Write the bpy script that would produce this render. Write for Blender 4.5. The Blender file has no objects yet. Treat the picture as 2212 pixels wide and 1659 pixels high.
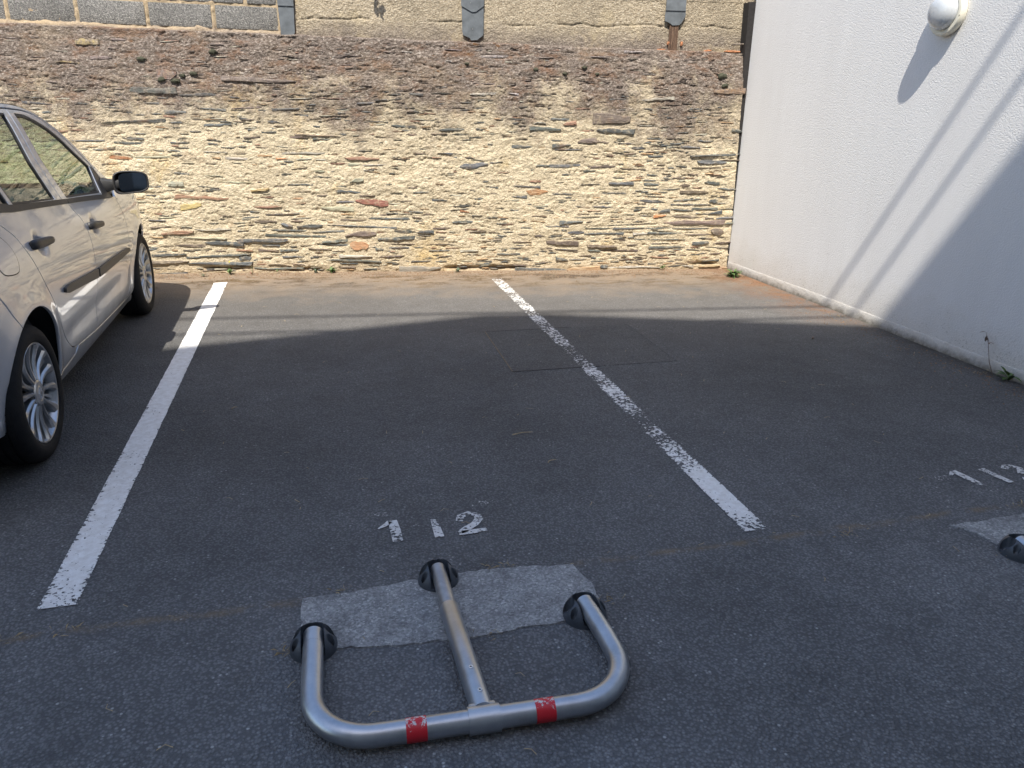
import bpy, bmesh, math, random
import numpy as np
from mathutils import Matrix, Vector
from mathutils.geometry import delaunay_2d_cdt

random.seed(7)
RNG = np.random.default_rng(7)
PI = math.pi
scene = bpy.context.scene
COL = scene.collection

# ------------------------------------------------------------------ camera
cam = bpy.data.cameras.new('camera')
cam.sensor_width = 36.0
cam.sensor_fit = 'HORIZONTAL'
cam.lens = 36.0 * 1620.0 / 2212.0
cam.clip_start = 0.05
cam.clip_end = 400.0
camo = bpy.data.objects.new('camera', cam)
COL.objects.link(camo)
R3 = Matrix(((0.970626, 0.072825, -0.229307), (-0.240321, 0.338863, -0.909625), (0.011461, 0.938013, 0.346411)))
camo.matrix_world = Matrix.Translation((0, 0, 1.51)) @ R3.to_4x4()
scene.camera = camo

# ------------------------------------------------------------------ world, sun, exposure
SUN = Vector((0.205, 0.505, -0.838)).normalized()          # direction the light travels
world = bpy.data.worlds.new('World')
scene.world = world
world.use_nodes = True
wn = world.node_tree
for n in list(wn.nodes):
    wn.nodes.remove(n)
sky = wn.nodes.new('ShaderNodeTexSky')
sky.sky_type = 'NISHITA'
sky.sun_disc = False
sky.sun_elevation = math.asin(-SUN.z)
sky.sun_rotation = math.atan2(-SUN.x, -SUN.y)
sky.air_density = 1.0
sky.dust_density = 1.6
bg = wn.nodes.new('ShaderNodeBackground')
bg.inputs['Strength'].default_value = 0.15
wo = wn.nodes.new('ShaderNodeOutputWorld')
wn.links.new(sky.outputs[0], bg.inputs[0])
wn.links.new(bg.outputs[0], wo.inputs[0])

sl = bpy.data.lights.new('sun', 'SUN')
sl.energy = 4.6
sl.angle = math.radians(0.47)
sl.color = (1.0, 0.94, 0.84)
so = bpy.data.objects.new('sun', sl)
COL.objects.link(so)
so.location = (-10, -20, 35)
so.rotation_euler = (-SUN).to_track_quat('Z', 'Y').to_euler()

scene.view_settings.view_transform = 'Standard'
scene.view_settings.look = 'None'
scene.view_settings.exposure = 0.90
scene.view_settings.gamma = 1.0
scene.render.engine = 'CYCLES'
scene.cycles.max_bounces = 8
scene.cycles.transparent_max_bounces = 12

# ------------------------------------------------------------------ helpers
def link(o, parent=None):
    COL.objects.link(o)
    if parent is not None:
        o.parent = parent
    return o

def tag(o, label=None, cat=None, group=None, kind=None):
    if label: o['label'] = label
    if cat: o['category'] = cat
    if group: o['group'] = group
    if kind: o['kind'] = kind
    return o

def empty(name, loc=(0, 0, 0), rz=0.0, label=None, cat=None, group=None):
    o = bpy.data.objects.new(name, None)
    o.empty_display_size = 0.1
    o.location = loc
    o.rotation_euler = (0, 0, rz)
    link(o)
    return tag(o, label, cat, group)

def mesh_obj(name, verts, faces, mat, parent=None, smooth=False, loc=None):
    me = bpy.data.meshes.new(name)
    me.from_pydata([tuple(v) for v in verts], [], [tuple(f) for f in faces])
    if mat is not None:
        me.materials.append(mat)
    if smooth:
        me.shade_smooth()
    me.update()
    o = bpy.data.objects.new(name, me)
    if loc is not None:
        o.location = loc
    return link(o, parent)

def bm_obj(name, bm, mat, parent=None, smooth=False, sharp=None, loc=None):
    me = bpy.data.meshes.new(name)
    bmesh.ops.recalc_face_normals(bm, faces=bm.faces)
    bm.to_mesh(me)
    bm.free()
    me.materials.append(mat)
    if smooth:
        me.shade_smooth()
        if sharp:
            me.set_sharp_from_angle(angle=math.radians(sharp))
    o = bpy.data.objects.new(name, me)
    if loc is not None:
        o.location = loc
    return link(o, parent)

def bm_box(bm, x0, x1, y0, y1, z0, z1, bev=0.0):
    vs = [bm.verts.new(p) for p in ((x0, y0, z0), (x1, y0, z0), (x1, y1, z0), (x0, y1, z0),
                                    (x0, y0, z1), (x1, y0, z1), (x1, y1, z1), (x0, y1, z1))]
    fs = [bm.faces.new([vs[i] for i in q]) for q in
          ((3, 2, 1, 0), (4, 5, 6, 7), (0, 1, 5, 4), (1, 2, 6, 5), (2, 3, 7, 6), (3, 0, 4, 7))]
    if bev:
        es = list({e for f in fs for e in f.edges})
        bmesh.ops.bevel(bm, geom=es, offset=bev, segments=2, profile=0.5, affect='EDGES')

def box_obj(name, x0, x1, y0, y1, z0, z1, mat, parent=None, bev=0.0, loc=None):
    bm = bmesh.new()
    bm_box(bm, x0, x1, y0, y1, z0, z1, bev)
    return bm_obj(name, bm, mat, parent, smooth=bool(bev), sharp=40, loc=loc)

def tube(bm, pts, rad, seg=20, caps=True):
    """sweep a circle along a polyline; rad may be a list"""
    pts = [Vector(p) for p in pts]
    n = len(pts)
    if not hasattr(rad, '__len__'):
        rad = [rad] * n
    ref = Vector((0, 0, 1))
    rings = []
    prev = None
    for i, p in enumerate(pts):
        t = (pts[min(i + 1, n - 1)] - pts[max(i - 1, 0)]).normalized()
        if prev is None:
            a = t.cross(ref)
            if a.length < 1e-3:
                a = t.cross(Vector((1, 0, 0)))
            a.normalize()
        else:
            a = (prev - t * prev.dot(t)).normalized()
        prev = a
        b = t.cross(a)
        rings.append([bm.verts.new(p + (a * math.cos(k * 2 * PI / seg) + b * math.sin(k * 2 * PI / seg)) * rad[i]) for k in range(seg)])
    for i in range(n - 1):
        for k in range(seg):
            bm.faces.new((rings[i][k], rings[i][(k + 1) % seg], rings[i + 1][(k + 1) % seg], rings[i + 1][k]))
    if caps:
        bm.faces.new(rings[0][::-1])
        bm.faces.new(rings[-1])

def lathe(bm, prof, seg=32, axis='z', close=False):
    """prof: list of (r, h) revolved about an axis"""
    rings = []
    for r, hgt in prof:
        ring = []
        for k in range(seg):
            a = k * 2 * PI / seg
            c, s = r * math.cos(a), r * math.sin(a)
            p = {'z': (c, s, hgt), 'x': (hgt, c, s), 'y': (c, hgt, s)}[axis]
            ring.append(bm.verts.new(p))
        rings.append(ring)
    m = len(rings)
    for i in range(m if close else m - 1):
        A, B = rings[i], rings[(i + 1) % m]
        for k in range(seg):
            bm.faces.new((A[k], A[(k + 1) % seg], B[(k + 1) % seg], B[k]))
    return rings

# --------------------------------------------------------------- numpy noise
def _hash(ix, iy, seed):
    h = (ix.astype(np.int64) * 374761393 + iy.astype(np.int64) * 668265263 + seed * 1442695041) & 0xFFFFFFFF
    h = ((h ^ (h >> 13)) * 1274126177) & 0xFFFFFFFF
    h = (h ^ (h >> 16)) & 0xFFFFFFFF
    return h / 4294967295.0

def vnoise(x, y, seed=0):
    x = np.asarray(x, float); y = np.asarray(y, float)
    x0 = np.floor(x); y0 = np.floor(y)
    fx = x - x0; fy = y - y0
    fx = fx * fx * (3 - 2 * fx); fy = fy * fy * (3 - 2 * fy)
    a = _hash(x0, y0, seed); b = _hash(x0 + 1, y0, seed)
    c = _hash(x0, y0 + 1, seed); d = _hash(x0 + 1, y0 + 1, seed)
    return (a * (1 - fx) + b * fx) * (1 - fy) + (c * (1 - fx) + d * fx) * fy - 0.5

def fbm(x, y, seed=0, oct=4, gain=0.5):
    t = 0; a = 1.0
    for i in range(oct):
        t = t + a * vnoise(x * 2 ** i, y * 2 ** i, seed + i * 17)
        a *= gain
    return t

# --------------------------------------------------------------- node helpers
class NT:
    def __init__(self, name):
        self.m = bpy.data.materials.new(name)
        self.m.use_nodes = True
        self.t = self.m.node_tree
        self.b = self.t.nodes['Principled BSDF']
        self.out = self.t.nodes['Material Output']
    def n(self, kind, **kw):
        nd = self.t.nodes.new('ShaderNode' + kind)
        for k, v in kw.items():
            setattr(nd, k, v)
        return nd
    def put(self, sock, v):
        if hasattr(v, 'is_output') or isinstance(v, bpy.types.NodeSocket):
            self.t.links.new(v, sock)
        else:
            if isinstance(v, tuple) and len(v) == 3 and sock.type == 'RGBA':
                v = v + (1.0,)
            sock.default_value = v
    def coord(self, out='Object', scale=(1, 1, 1), loc=(0, 0, 0), rot=(0, 0, 0)):
        c = self.n('TexCoord')
        mp = self.n('Mapping')
        mp.inputs['Scale'].default_value = scale
        mp.inputs['Location'].default_value = loc
        mp.inputs['Rotation'].default_value = rot
        self.t.links.new(c.outputs[out], mp.inputs[0])
        return mp.outputs[0]
    def pos(self, scale=(1, 1, 1), loc=(0, 0, 0)):
        g = self.n('NewGeometry')
        mp = self.n('Mapping')
        mp.inputs['Scale'].default_value = scale
        mp.inputs['Location'].default_value = loc
        self.t.links.new(g.outputs['Position'], mp.inputs[0])
        return mp.outputs[0]
    def noise(self, vec, scale=5.0, detail=4.0, rough=0.6, dist=0.0):
        nd = self.n('TexNoise')
        self.put(nd.inputs['Vector'], vec)
        nd.inputs['Scale'].default_value = scale
        nd.inputs['Detail'].default_value = detail
        nd.inputs['Roughness'].default_value = rough
        nd.inputs['Distortion'].default_value = dist
        return nd.outputs['Fac']
    def voro(self, vec, scale=5.0, out='Distance', feature='F1', rnd=1.0):
        nd = self.n('TexVoronoi', feature=feature)
        self.put(nd.inputs['Vector'], vec)
        nd.inputs['Scale'].default_value = scale
        nd.inputs['Randomness'].default_value = rnd
        return nd.outputs[out]
    def ramp(self, fac, stops, interp='LINEAR'):
        nd = self.n('ValToRGB')
        self.put(nd.inputs[0], fac)
        cr = nd.color_ramp
        cr.interpolation = interp
        while len(cr.elements) < len(stops):
            cr.elements.new(0.5)
        for e, (p, c) in zip(cr.elements, stops):
            e.position = p
            e.color = (c, c, c, 1) if not isinstance(c, tuple) else c + (1,)
        return nd.outputs[0]
    def math(self, op, a, b=0.0, c=0.0, clamp=False):
        nd = self.n('Math', operation=op, use_clamp=clamp)
        self.put(nd.inputs[0], a); self.put(nd.inputs[1], b); self.put(nd.inputs[2], c)
        return nd.outputs[0]
    def mix(self, fac, a, b, blend='MIX'):
        nd = self.n('Mix', data_type='RGBA', blend_type=blend)
        self.put(nd.inputs[0], fac); self.put(nd.inputs[6], a); self.put(nd.inputs[7], b)
        return nd.outputs[2]
    def sep(self, vec):
        nd = self.n('SeparateXYZ')
        self.put(nd.inputs[0], vec)
        return nd.outputs
    def comb(self, x, y, z):
        nd = self.n('CombineXYZ')
        self.put(nd.inputs[0], x); self.put(nd.inputs[1], y); self.put(nd.inputs[2], z)
        return nd.outputs[0]
    def mrange(self, v, a, b, c=0.0, d=1.0):
        nd = self.n('MapRange')
        self.put(nd.inputs[0], v)
        for i, q in enumerate((a, b, c, d)):
            self.put(nd.inputs[1 + i], q)
        return nd.outputs[0]
    def bump(self, h, dist=0.01, strength=1.0, normal=None):
        nd = self.n('Bump')
        self.put(nd.inputs['Height'], h)
        nd.inputs['Distance'].default_value = dist
        nd.inputs['Strength'].default_value = strength
        if normal is not None:
            self.put(nd.inputs['Normal'], normal)
        return nd.outputs[0]
    def set(self, **kw):
        for k, v in kw.items():
            self.put(self.b.inputs[k.replace('_', ' ')], v)
        return self
    def alpha(self, mask):
        tr = self.n('BsdfTransparent')
        mx = self.n('MixShader')
        self.put(mx.inputs[0], mask)
        self.t.links.new(tr.outputs[0], mx.inputs[1])
        self.t.links.new(self.b.outputs[0], mx.inputs[2])
        self.t.links.new(mx.outputs[0], self.out.inputs[0])

def simple(name, col, rough=0.5, metal=0.0, nscale=40.0, var=0.12, bump=0.0, **kw):
    k = NT(name)
    v = k.coord()
    f = k.noise(v, nscale, 4)
    dark = tuple(c * (1 - var) for c in col)
    lite = tuple(min(1, c * (1 + var)) for c in col)
    k.set(Base_Color=k.ramp(f, [(0.3, dark), (0.7, lite)]), Roughness=rough, Metallic=metal)
    if bump:
        k.set(Normal=k.bump(f, bump))
    for a, b in kw.items():
        k.put(k.b.inputs[a.replace('_', ' ')], b)
    return k.m
# ================================================================== materials: ground
def mat_asphalt(name, base=1.0, tint=(1, 1, 1), local_wall=True):
    k = NT(name)
    p = k.pos()
    xyz = k.sep(p)
    cell = k.voro(p, 110.0, 'Color')
    cs = k.sep(cell)[0]
    d1 = k.voro(p, 110.0, 'Distance')
    d2 = k.voro(p, 260.0, 'Distance')
    big = k.noise(p, 0.9, 5, 0.62)
    mid = k.noise(p, 6.0, 5, 0.7)
    fine = k.noise(p, 55.0, 3, 0.7)
    col = k.ramp(cs, [(0.0, (0.110 * base, 0.111 * base, 0.112 * base)), (0.55, (0.131 * base, 0.132 * base, 0.132 * base)),
                      (0.92, (0.154 * base, 0.154 * base, 0.153 * base)), (0.99, (0.178 * base, 0.178 * base, 0.176 * base)), (1.0, (0.30, 0.30, 0.29))])
    col = k.mix(k.mrange(d1, 0.30, 0.62), col, (0.078 * base, 0.078 * base, 0.079 * base))
    col = k.mix(1.0, col, k.ramp(big, [(0.28, 0.74), (0.5, 1.0), (0.75, 1.24)]), 'MULTIPLY')
    col = k.mix(1.0, col, k.ramp(mid, [(0.25, 0.74), (0.5, 1.0), (0.8, 1.22)]), 'MULTIPLY')
    spots = k.ramp(k.noise(p, 2.2, 6, 0.7), [(0.60, 0.0), (0.70, 1.0)])
    col = k.mix(k.math('MULTIPLY', spots, 0.35), col, (0.040, 0.040, 0.043))
    # paler drive surface before the joint, plus lighter shade painted in towards the camera
    lane_shade_tone = k.mrange(k.math('ADD', xyz[1], k.math('MULTIPLY', k.math('SUBTRACT', mid, 0.5), 0.5)), 1.75, 3.4, 1.0, 0.0)
    col = k.mix(1.0, col, k.mix(lane_shade_tone, (1.0, 1.0, 1.0), (1.50, 1.53, 1.56)), 'MULTIPLY')
    if local_wall:
        # dust, dead moss and leaf crumbs gather along the stone wall and the white wall
        dw = k.math('SUBTRACT', k.math('SUBTRACT', 7.36, xyz[1]), k.math('MULTIPLY', xyz[0], 0.145))   # distance to stone wall foot
        dx = k.math('SUBTRACT', 3.96, xyz[0])
        n1 = k.noise(p, 3.2, 6, 0.7)
        near = k.mrange(k.math('ADD', dw, k.math('MULTIPLY', k.math('SUBTRACT', n1, 0.5), 1.5)), 0.05, 1.15, 1.0, 0.0)
        far = k.mrange(dw, 0.3, 2.8, 1.0, 0.0)  # wall dust, strengthened in colour to brighten the sunlit strip
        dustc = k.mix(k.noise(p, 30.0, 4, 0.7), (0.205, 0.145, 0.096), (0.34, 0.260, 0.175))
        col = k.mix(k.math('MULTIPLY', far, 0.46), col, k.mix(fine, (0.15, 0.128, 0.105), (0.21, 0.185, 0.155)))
        col = k.mix(k.math('MULTIPLY', near, 0.92), col, dustc)
        mossn = k.noise(k.pos((1.0, 2.2, 1.0)), 2.6, 7, 0.72)
        band = k.math('MULTIPLY', k.mrange(dw, 0.05, 0.22), k.mrange(dw, 0.95, 0.40))
        moss = k.math('MULTIPLY', k.ramp(mossn, [(0.49, 0.0), (0.56, 1.0)]), band)
        moss = k.math('MULTIPLY', moss, k.ramp(k.noise(p, 42.0, 4, 0.75), [(0.38, 0.15), (0.52, 1.0)]))
        mossc = k.mix(k.ramp(k.noise(p, 1.7, 3), [(0.42, 0.0), (0.62, 1.0)]), (0.055, 0.032, 0.018), (0.135, 0.080, 0.022))
        mossc = k.mix(k.ramp(k.noise(p, 90, 3), [(0.35, 0.0), (0.7, 1.0)]), mossc, (0.045, 0.030, 0.015))
        col = k.mix(k.math('MULTIPLY', moss, 0.95), col, mossc)
        # reddish crumbs at the foot of the white wall, sunlit end
        wr = k.math('MULTIPLY', k.mrange(dx, 0.55, 0.05), k.mrange(xyz[1], 4.4, 5.6))
        wr = k.math('MULTIPLY', wr, k.ramp(k.noise(p, 4.5, 7, 0.75), [(0.40, 0.0), (0.56, 1.0)]))
        col = k.mix(k.math('MULTIPLY', wr, 0.85), col, k.mix(k.noise(p, 60, 3), (0.10, 0.045, 0.020), (0.30, 0.150, 0.075)))
        # dark damp dirt line at the foot of the white wall, near end
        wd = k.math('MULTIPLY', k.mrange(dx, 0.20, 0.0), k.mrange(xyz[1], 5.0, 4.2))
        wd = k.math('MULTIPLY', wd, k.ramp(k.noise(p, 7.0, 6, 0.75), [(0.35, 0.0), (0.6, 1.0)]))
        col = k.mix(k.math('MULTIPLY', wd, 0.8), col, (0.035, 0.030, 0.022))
        # joint line across the bays with dry dirt
        jd = k.math('ABSOLUTE', k.math('SUBTRACT', xyz[1], k.math('ADD', 2.135, k.math('MULTIPLY', k.math('SUBTRACT', k.noise(p, 3.0, 3), 0.5), 0.07))))
        jl = k.math('MULTIPLY', k.mrange(jd, 0.028, 0.004), k.ramp(k.noise(p, 9.0, 5, 0.7), [(0.42, 0.0), (0.62, 1.0)]))
        col = k.mix(k.math('MULTIPLY', jl, 0.55), col, (0.22, 0.155, 0.085))
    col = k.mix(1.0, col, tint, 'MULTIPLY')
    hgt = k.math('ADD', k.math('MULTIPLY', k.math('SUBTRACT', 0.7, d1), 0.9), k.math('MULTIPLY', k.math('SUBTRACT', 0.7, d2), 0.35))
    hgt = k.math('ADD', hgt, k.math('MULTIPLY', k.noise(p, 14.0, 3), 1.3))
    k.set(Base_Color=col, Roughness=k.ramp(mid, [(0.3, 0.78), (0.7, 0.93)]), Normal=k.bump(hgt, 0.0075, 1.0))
    k.b.inputs['Specular IOR Level'].default_value = 0.42
    return k.m

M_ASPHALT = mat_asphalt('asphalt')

def mat_paint(name, cover_stops, length, dirt=(0.55, 0.5, 0.43), scale=70.0, edge=0.5, halfw=0.055, white=0.80, ncover=0.0):
    """worn road paint: cover_stops give the share of paint left along the local y axis"""
    k = NT(name)
    o = k.coord('Object')
    xyz = k.sep(o)
    cov = k.ramp(k.math('DIVIDE', xyz[1], length), cover_stops)
    grain = k.noise(o, scale, 3, 0.65)
    stretch = k.noise(k.coord('Object', (1.0, 1.9, 1.0)), scale * 0.42, 4, 0.7)
    patch = k.noise(o, 5.0, 3, 0.6)
    n = k.math('ADD', k.math('MULTIPLY', grain, 0.55), k.math('MULTIPLY', stretch, 0.45))
    n = k.math('ADD', n, k.math('MULTIPLY', k.math('SUBTRACT', patch, 0.5), 0.30))
    ed = k.mrange(k.math('ABSOLUTE', xyz[0]), halfw * 0.72, halfw * 1.04, 0.0, edge)
    thr = k.math('ADD', k.math('SUBTRACT', 0.665, k.math('MULTIPLY', cov, 0.33)), k.math('MULTIPLY', ed, 0.16))
    mask = k.math('GREATER_THAN', n, thr)
    col = k.mix(k.ramp(k.noise(o, 28.0, 5, 0.7), [(0.35, 0.0), (0.75, 0.6)]), (white, white, white * 0.985), tuple(c * white for c in dirt))
    k.set(Base_Color=col, Roughness=0.72, Normal=k.bump(k.noise(k.pos(), 120.0, 3), 0.0025, 0.8))
    k.alpha(mask)
    return k.m

# ================================================================== the ground
gs = 70.0
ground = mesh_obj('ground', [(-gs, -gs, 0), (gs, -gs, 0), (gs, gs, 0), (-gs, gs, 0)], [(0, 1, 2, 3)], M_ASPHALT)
tag(ground, 'dark worn asphalt of the car park', kind='structure')

def strip_mesh(name, w, L, mat, jit=0.0015, seed=1):
    vs = []; fs = []
    m = int(L / 0.04)
    r = random.Random(seed)
    for i in range(m + 1):
        y = L * i / m
        vs.append((-w / 2 + r.uniform(-jit, jit), y, 0)); vs.append((w / 2 + r.uniform(-jit, jit), y, 0))
        if i:
            a = 2 * (i - 1)
            fs.append((a, a + 1, a + 3, a + 2))
    return mesh_obj(name, vs, fs, mat)

M_PL = mat_paint('paint_line_kept', [(0.0, 0.70), (0.06, 0.82), (0.3, 0.89), (0.6, 0.96), (0.85, 1.0), (0.90, 0.90), (0.95, 0.66), (1.0, 0.85)], 4.78)
lineL = strip_mesh('parking_line', 0.116, 4.78, M_PL, seed=3)
lineL.location = (-0.908, 2.275, 0.004)
lineL.rotation_euler = (0, 0, 0.004)
tag(lineL, 'broad solid white bay line beside the silver car', 'parking line', 'white bay lines')
M_PR = mat_paint('paint_line_worn', [(0.0, 0.52), (0.03, 0.78), (0.10, 0.84), (0.125, 0.58), (0.19, 0.44), (0.235, 0.32), (0.27, 0.40), (0.33, 0.55), (0.40, 0.50), (0.445, 0.40),
                                     (0.475, 0.24), (0.55, 0.42), (0.62, 0.47), (0.70, 0.48), (0.8, 0.44), (0.90, 0.48), (0.96, 0.46), (1.0, 0.38)], 4.55, scale=58.0, edge=0.55)
lineR = strip_mesh('parking_line', 0.104, 4.55, M_PR, seed=5)
lineR.location = (1.525, 2.195, 0.004)
lineR.rotation_euler = (0, 0, -0.003)
tag(lineR, 'flaked and broken white bay line crossing the square access cover', 'parking line', 'white bay lines')

# stencilled bay numbers
M_NUM = mat_paint('paint_number', [(0.0, 0.60), (1.0, 0.60)], 1.0, scale=85.0, edge=0.0, halfw=9.0, white=0.68)
M_NUMW = mat_paint('paint_number_faint', [(0.0, 0.24), (1.0, 0.24)], 1.0, scale=95.0, edge=0.0, halfw=9.0, white=0.60)

def stroke(pts, w):
    """flat ribbon along a polyline in the ground plane, mitred"""
    P = [Vector(p) for p in pts]
    vs = []; fs = []
    for i, p in enumerate(P):
        t = (P[min(i + 1, len(P) - 1)] - P[max(i - 1, 0)]).normalized()
        nrm = Vector((-t.y, t.x))
        ww = w[i] if hasattr(w, '__len__') else w
        vs += [(p.x + nrm.x * ww / 2, p.y + nrm.y * ww / 2, 0), (p.x - nrm.x * ww / 2, p.y - nrm.y * ww / 2, 0)]
        if i:
            a = 2 * (i - 1)
            fs.append((a, a + 1, a + 3, a + 2))
    return vs, fs

def number_group(loc, glyphs, label):
    e = empty('bay_number', loc, 0, label, 'number', 'stencilled bay numbers')
    for nm, pts, w, m in glyphs:
        w = [q * 1.3 for q in w] if hasattr(w, '__len__') else w * 1.3
        vs, fs = stroke([(x - loc[0], y - loc[1]) for x, y in pts], w)
        mesh_obj(nm, vs, fs, m, e)
    return e

number_group((0.32, 2.49, 0.0045), [
    ('digit', [(0.178, 2.572), (0.182, 2.50), (0.184, 2.420)], [0.026, 0.030, 0.029], M_NUM),
    ('digit_flag', [(0.120, 2.522), (0.150, 2.545), (0.168, 2.566)], [0.006, 0.016, 0.020], M_NUM),
    ('digit', [(0.331, 2.548), (0.336, 2.48), (0.338, 2.414)], [0.014, 0.024, 0.027], M_NUM),
    ('digit', [(0.428, 2.510), (0.440, 2.545), (0.474, 2.562), (0.504, 2.547), (0.507, 2.512), (0.483, 2.477), (0.446, 2.450), (0.424, 2.432)], [0.022, 0.024, 0.022, 0.024, 0.026, 0.024, 0.026, 0.022], M_NUM),
    ('digit_foot', [(0.412, 2.424), (0.47, 2.425), (0.520, 2.429)], [0.022, 0.022, 0.016], M_NUM),
    ('overspray', [(0.386, 2.500), (0.418, 2.517)], 0.028, M_NUMW),
    ('overspray', [(0.488, 2.598), (0.545, 2.630), (0.590, 2.622)], [0.018, 0.032, 0.028], M_NUMW),
    ('overspray', [(0.100, 2.634), (0.172, 2.624)], 0.018, M_NUMW),
], 'faded white bay number 112 on the asphalt behind the folded steel barrier')
number_group((2.80, 2.37, 0.0045), [
    ('digit', [(2.658, 2.450), (2.668, 2.38), (2.678, 2.308)], [0.024, 0.030, 0.024], M_NUM),
    ('digit_flag', [(2.618, 2.418), (2.652, 2.441)], [0.010, 0.020], M_NUM),
    ('digit', [(2.800, 2.440), (2.812, 2.37), (2.826, 2.300)], [0.030, 0.026, 0.022], M_NUM),
    ('digit', [(2.905, 2.414), (2.930, 2.436), (2.962, 2.431), (2.978, 2.404), (2.955, 2.376), (2.936, 2.374), (2.968, 2.362), (2.986, 2.335), (2.966, 2.304), (2.932, 2.300), (2.905, 2.318)], 0.023, M_NUM),
    ('overspray', [(2.86, 2.452), (2.93, 2.465)], 0.022, M_NUMW),
    ('overspray', [(2.53, 2.40), (2.60, 2.40)], 0.03, M_NUMW),
], 'faded white bay number 113 on the asphalt near the right edge')

# access cover flush with the asphalt: a thin metal frame round an asphalt-filled tray
cx = empty('access_cover', (1.60, 4.60, 0.0), math.radians(-1.0), 'square asphalt-filled access cover with thin rusty metal frame under the flaked line', 'access cover')
M_RUST = simple('rusty_frame', (0.16, 0.125, 0.085), 0.8, 0.1, 60, 0.5)
M_TRAY = mat_asphalt('asphalt_tray', 0.94, (1.0, 0.99, 0.97), local_wall=False)
hw, hh = 0.535, 0.435
box_obj('tray', -hw, hw, -hh, hh, -0.02, 0.0022, M_TRAY, cx)
for nm, b in (('frame_bar', (-hw - 0.006, -hw, -hh, hh)), ('frame_bar', (hw, hw + 0.006, -hh, hh)),
              ('frame_bar', (-hw - 0.006, 0.02, -hh - 0.006, -hh)), ('frame_bar', (-hw - 0.006, 0.10, hh, hh + 0.006))):
    box_obj(nm, *b, -0.02, 0.0034, M_RUST if b[1] < 0 and b[1] - b[0] < 0.1 else M_TRAY if b[1] - b[0] < 0.1 else simple('dark_joint', (0.055, 0.052, 0.048), 0.8), cx)

# concrete footings of the barriers
kc = NT('patched_concrete')
p = kc.pos()
c1 = kc.voro(p, 150.0, 'Color')
cc = kc.ramp(kc.sep(c1)[0], [(0.0, (0.22, 0.224, 0.226)), (0.6, (0.33, 0.335, 0.335)), (0.93, (0.42, 0.425, 0.42)), (1.0, (0.55, 0.55, 0.54))])
cc = kc.mix(1.0, cc, kc.ramp(kc.noise(p, 9.0, 6, 0.75), [(0.25, 0.45), (0.5, 0.95), (0.8, 1.4)]), 'MULTIPLY')
kc.set(Base_Color=cc, Roughness=0.9, Normal=kc.bump(kc.math('ADD', kc.noise(p, 90, 4, 0.7), kc.math('MULTIPLY', kc.noise(p, 16, 3), 1.5)), 0.011))
M_CONC = kc.m

def slab(name, outline, z, label, group):
    pts = []
    n = len(outline)
    r = random.Random(len(outline) * 3 + int(outline[0][0] * 100))
    for i in range(n):
        a = Vector(outline[i]); b = Vector(outline[(i + 1) % n])
        m = max(1, int((b - a).length / 0.022))
        for j in range(m):
            q = a.lerp(b, j / m)
            pts.append((q.x + r.uniform(-0.006, 0.006) + 0.010 * float(vnoise(np.array([q.x * 14.0]), np.array([q.y * 14.0]), 3)[0]), q.y + r.uniform(-0.005, 0.005) + 0.010 * float(vnoise(np.array([q.x * 14.0]), np.array([q.y * 14.0]), 8)[0])))
    bm = bmesh.new()
    top = [bm.verts.new((x, y, z)) for x, y in pts]
    cxy = Vector((sum(x for x, y in pts) / len(pts), sum(y for x, y in pts) / len(pts)))
    bot = [bm.verts.new((x + (x - cxy.x) * 0.012, y + (y - cxy.y) * 0.02, -0.01)) for x, y in pts]
    bm.faces.new(top)
    for i in range(len(pts)):
        j = (i + 1) % len(pts)
        bm.faces.new((top[i], bot[i], bot[j], top[j]))
    bmesh.ops.triangulate(bm, faces=[f for f in bm.faces if len(f.verts) > 4])
    o = bm_obj(name, bm, M_CONC)
    return tag(o, label, 'concrete', group)

slab('concrete_footing', [(-0.150, 2.135), (0.05, 2.150), (0.228, 2.162), (0.38, 2.172), (0.60, 2.160), (0.765, 2.128), (0.795, 2.03), (0.785, 1.925), (0.66, 1.842), (0.32, 1.835), (0.10, 1.852), (-0.055, 1.878), (-0.152, 1.955)],
     0.005, 'rough grey concrete strip set in the asphalt under the folded steel barrier', 'concrete barrier footings')
slab('concrete_footing', [(2.285, 2.055), (2.50, 2.062), (2.75, 2.06), (3.05, 2.06), (3.22, 2.04), (3.24, 1.86), (3.05, 1.78), (2.70, 1.775), (2.46, 1.80), (2.36, 1.91), (2.325, 2.0)],
     0.005, 'light grey concrete strip at the right edge below the number 113', 'concrete barrier footings')
# ================================================================== white rendered building on the right
kw = NT('white_render')
p = kw.pos()
xyz = kw.sep(p)
lump = kw.voro(p, 125.0, 'Distance', 'SMOOTH_F1')
hg = kw.math('ADD', kw.math('MULTIPLY', lump, -1.0), kw.math('MULTIPLY', kw.noise(p, 150, 4, 0.7), 1.1))
streak = kw.noise(kw.pos((3.0, 3.0, 0.5)), 2.0, 5, 0.65)
wc = kw.mix(kw.ramp(streak, [(0.3, 0.0), (0.75, 0.5)]), (0.71, 0.705, 0.695), (0.635, 0.625, 0.61))
foot = kw.mrange(kw.math('ADD', xyz[2], kw.math('MULTIPLY', kw.math('SUBTRACT', kw.noise(p, 5.0, 6, 0.7), 0.5), 0.5)), 0.02, 0.34, 1.0, 0.0)
wc = kw.mix(kw.math('MULTIPLY', foot, 0.35), wc, (0.50, 0.45, 0.36))
speck = kw.math('MULTIPLY', kw.ramp(kw.noise(p, 70, 3, 0.7), [(0.58, 0.0), (0.66, 1.0)]), foot)
wc = kw.mix(kw.math('MULTIPLY', speck, 0.55), wc, (0.16, 0.15, 0.12))
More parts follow.
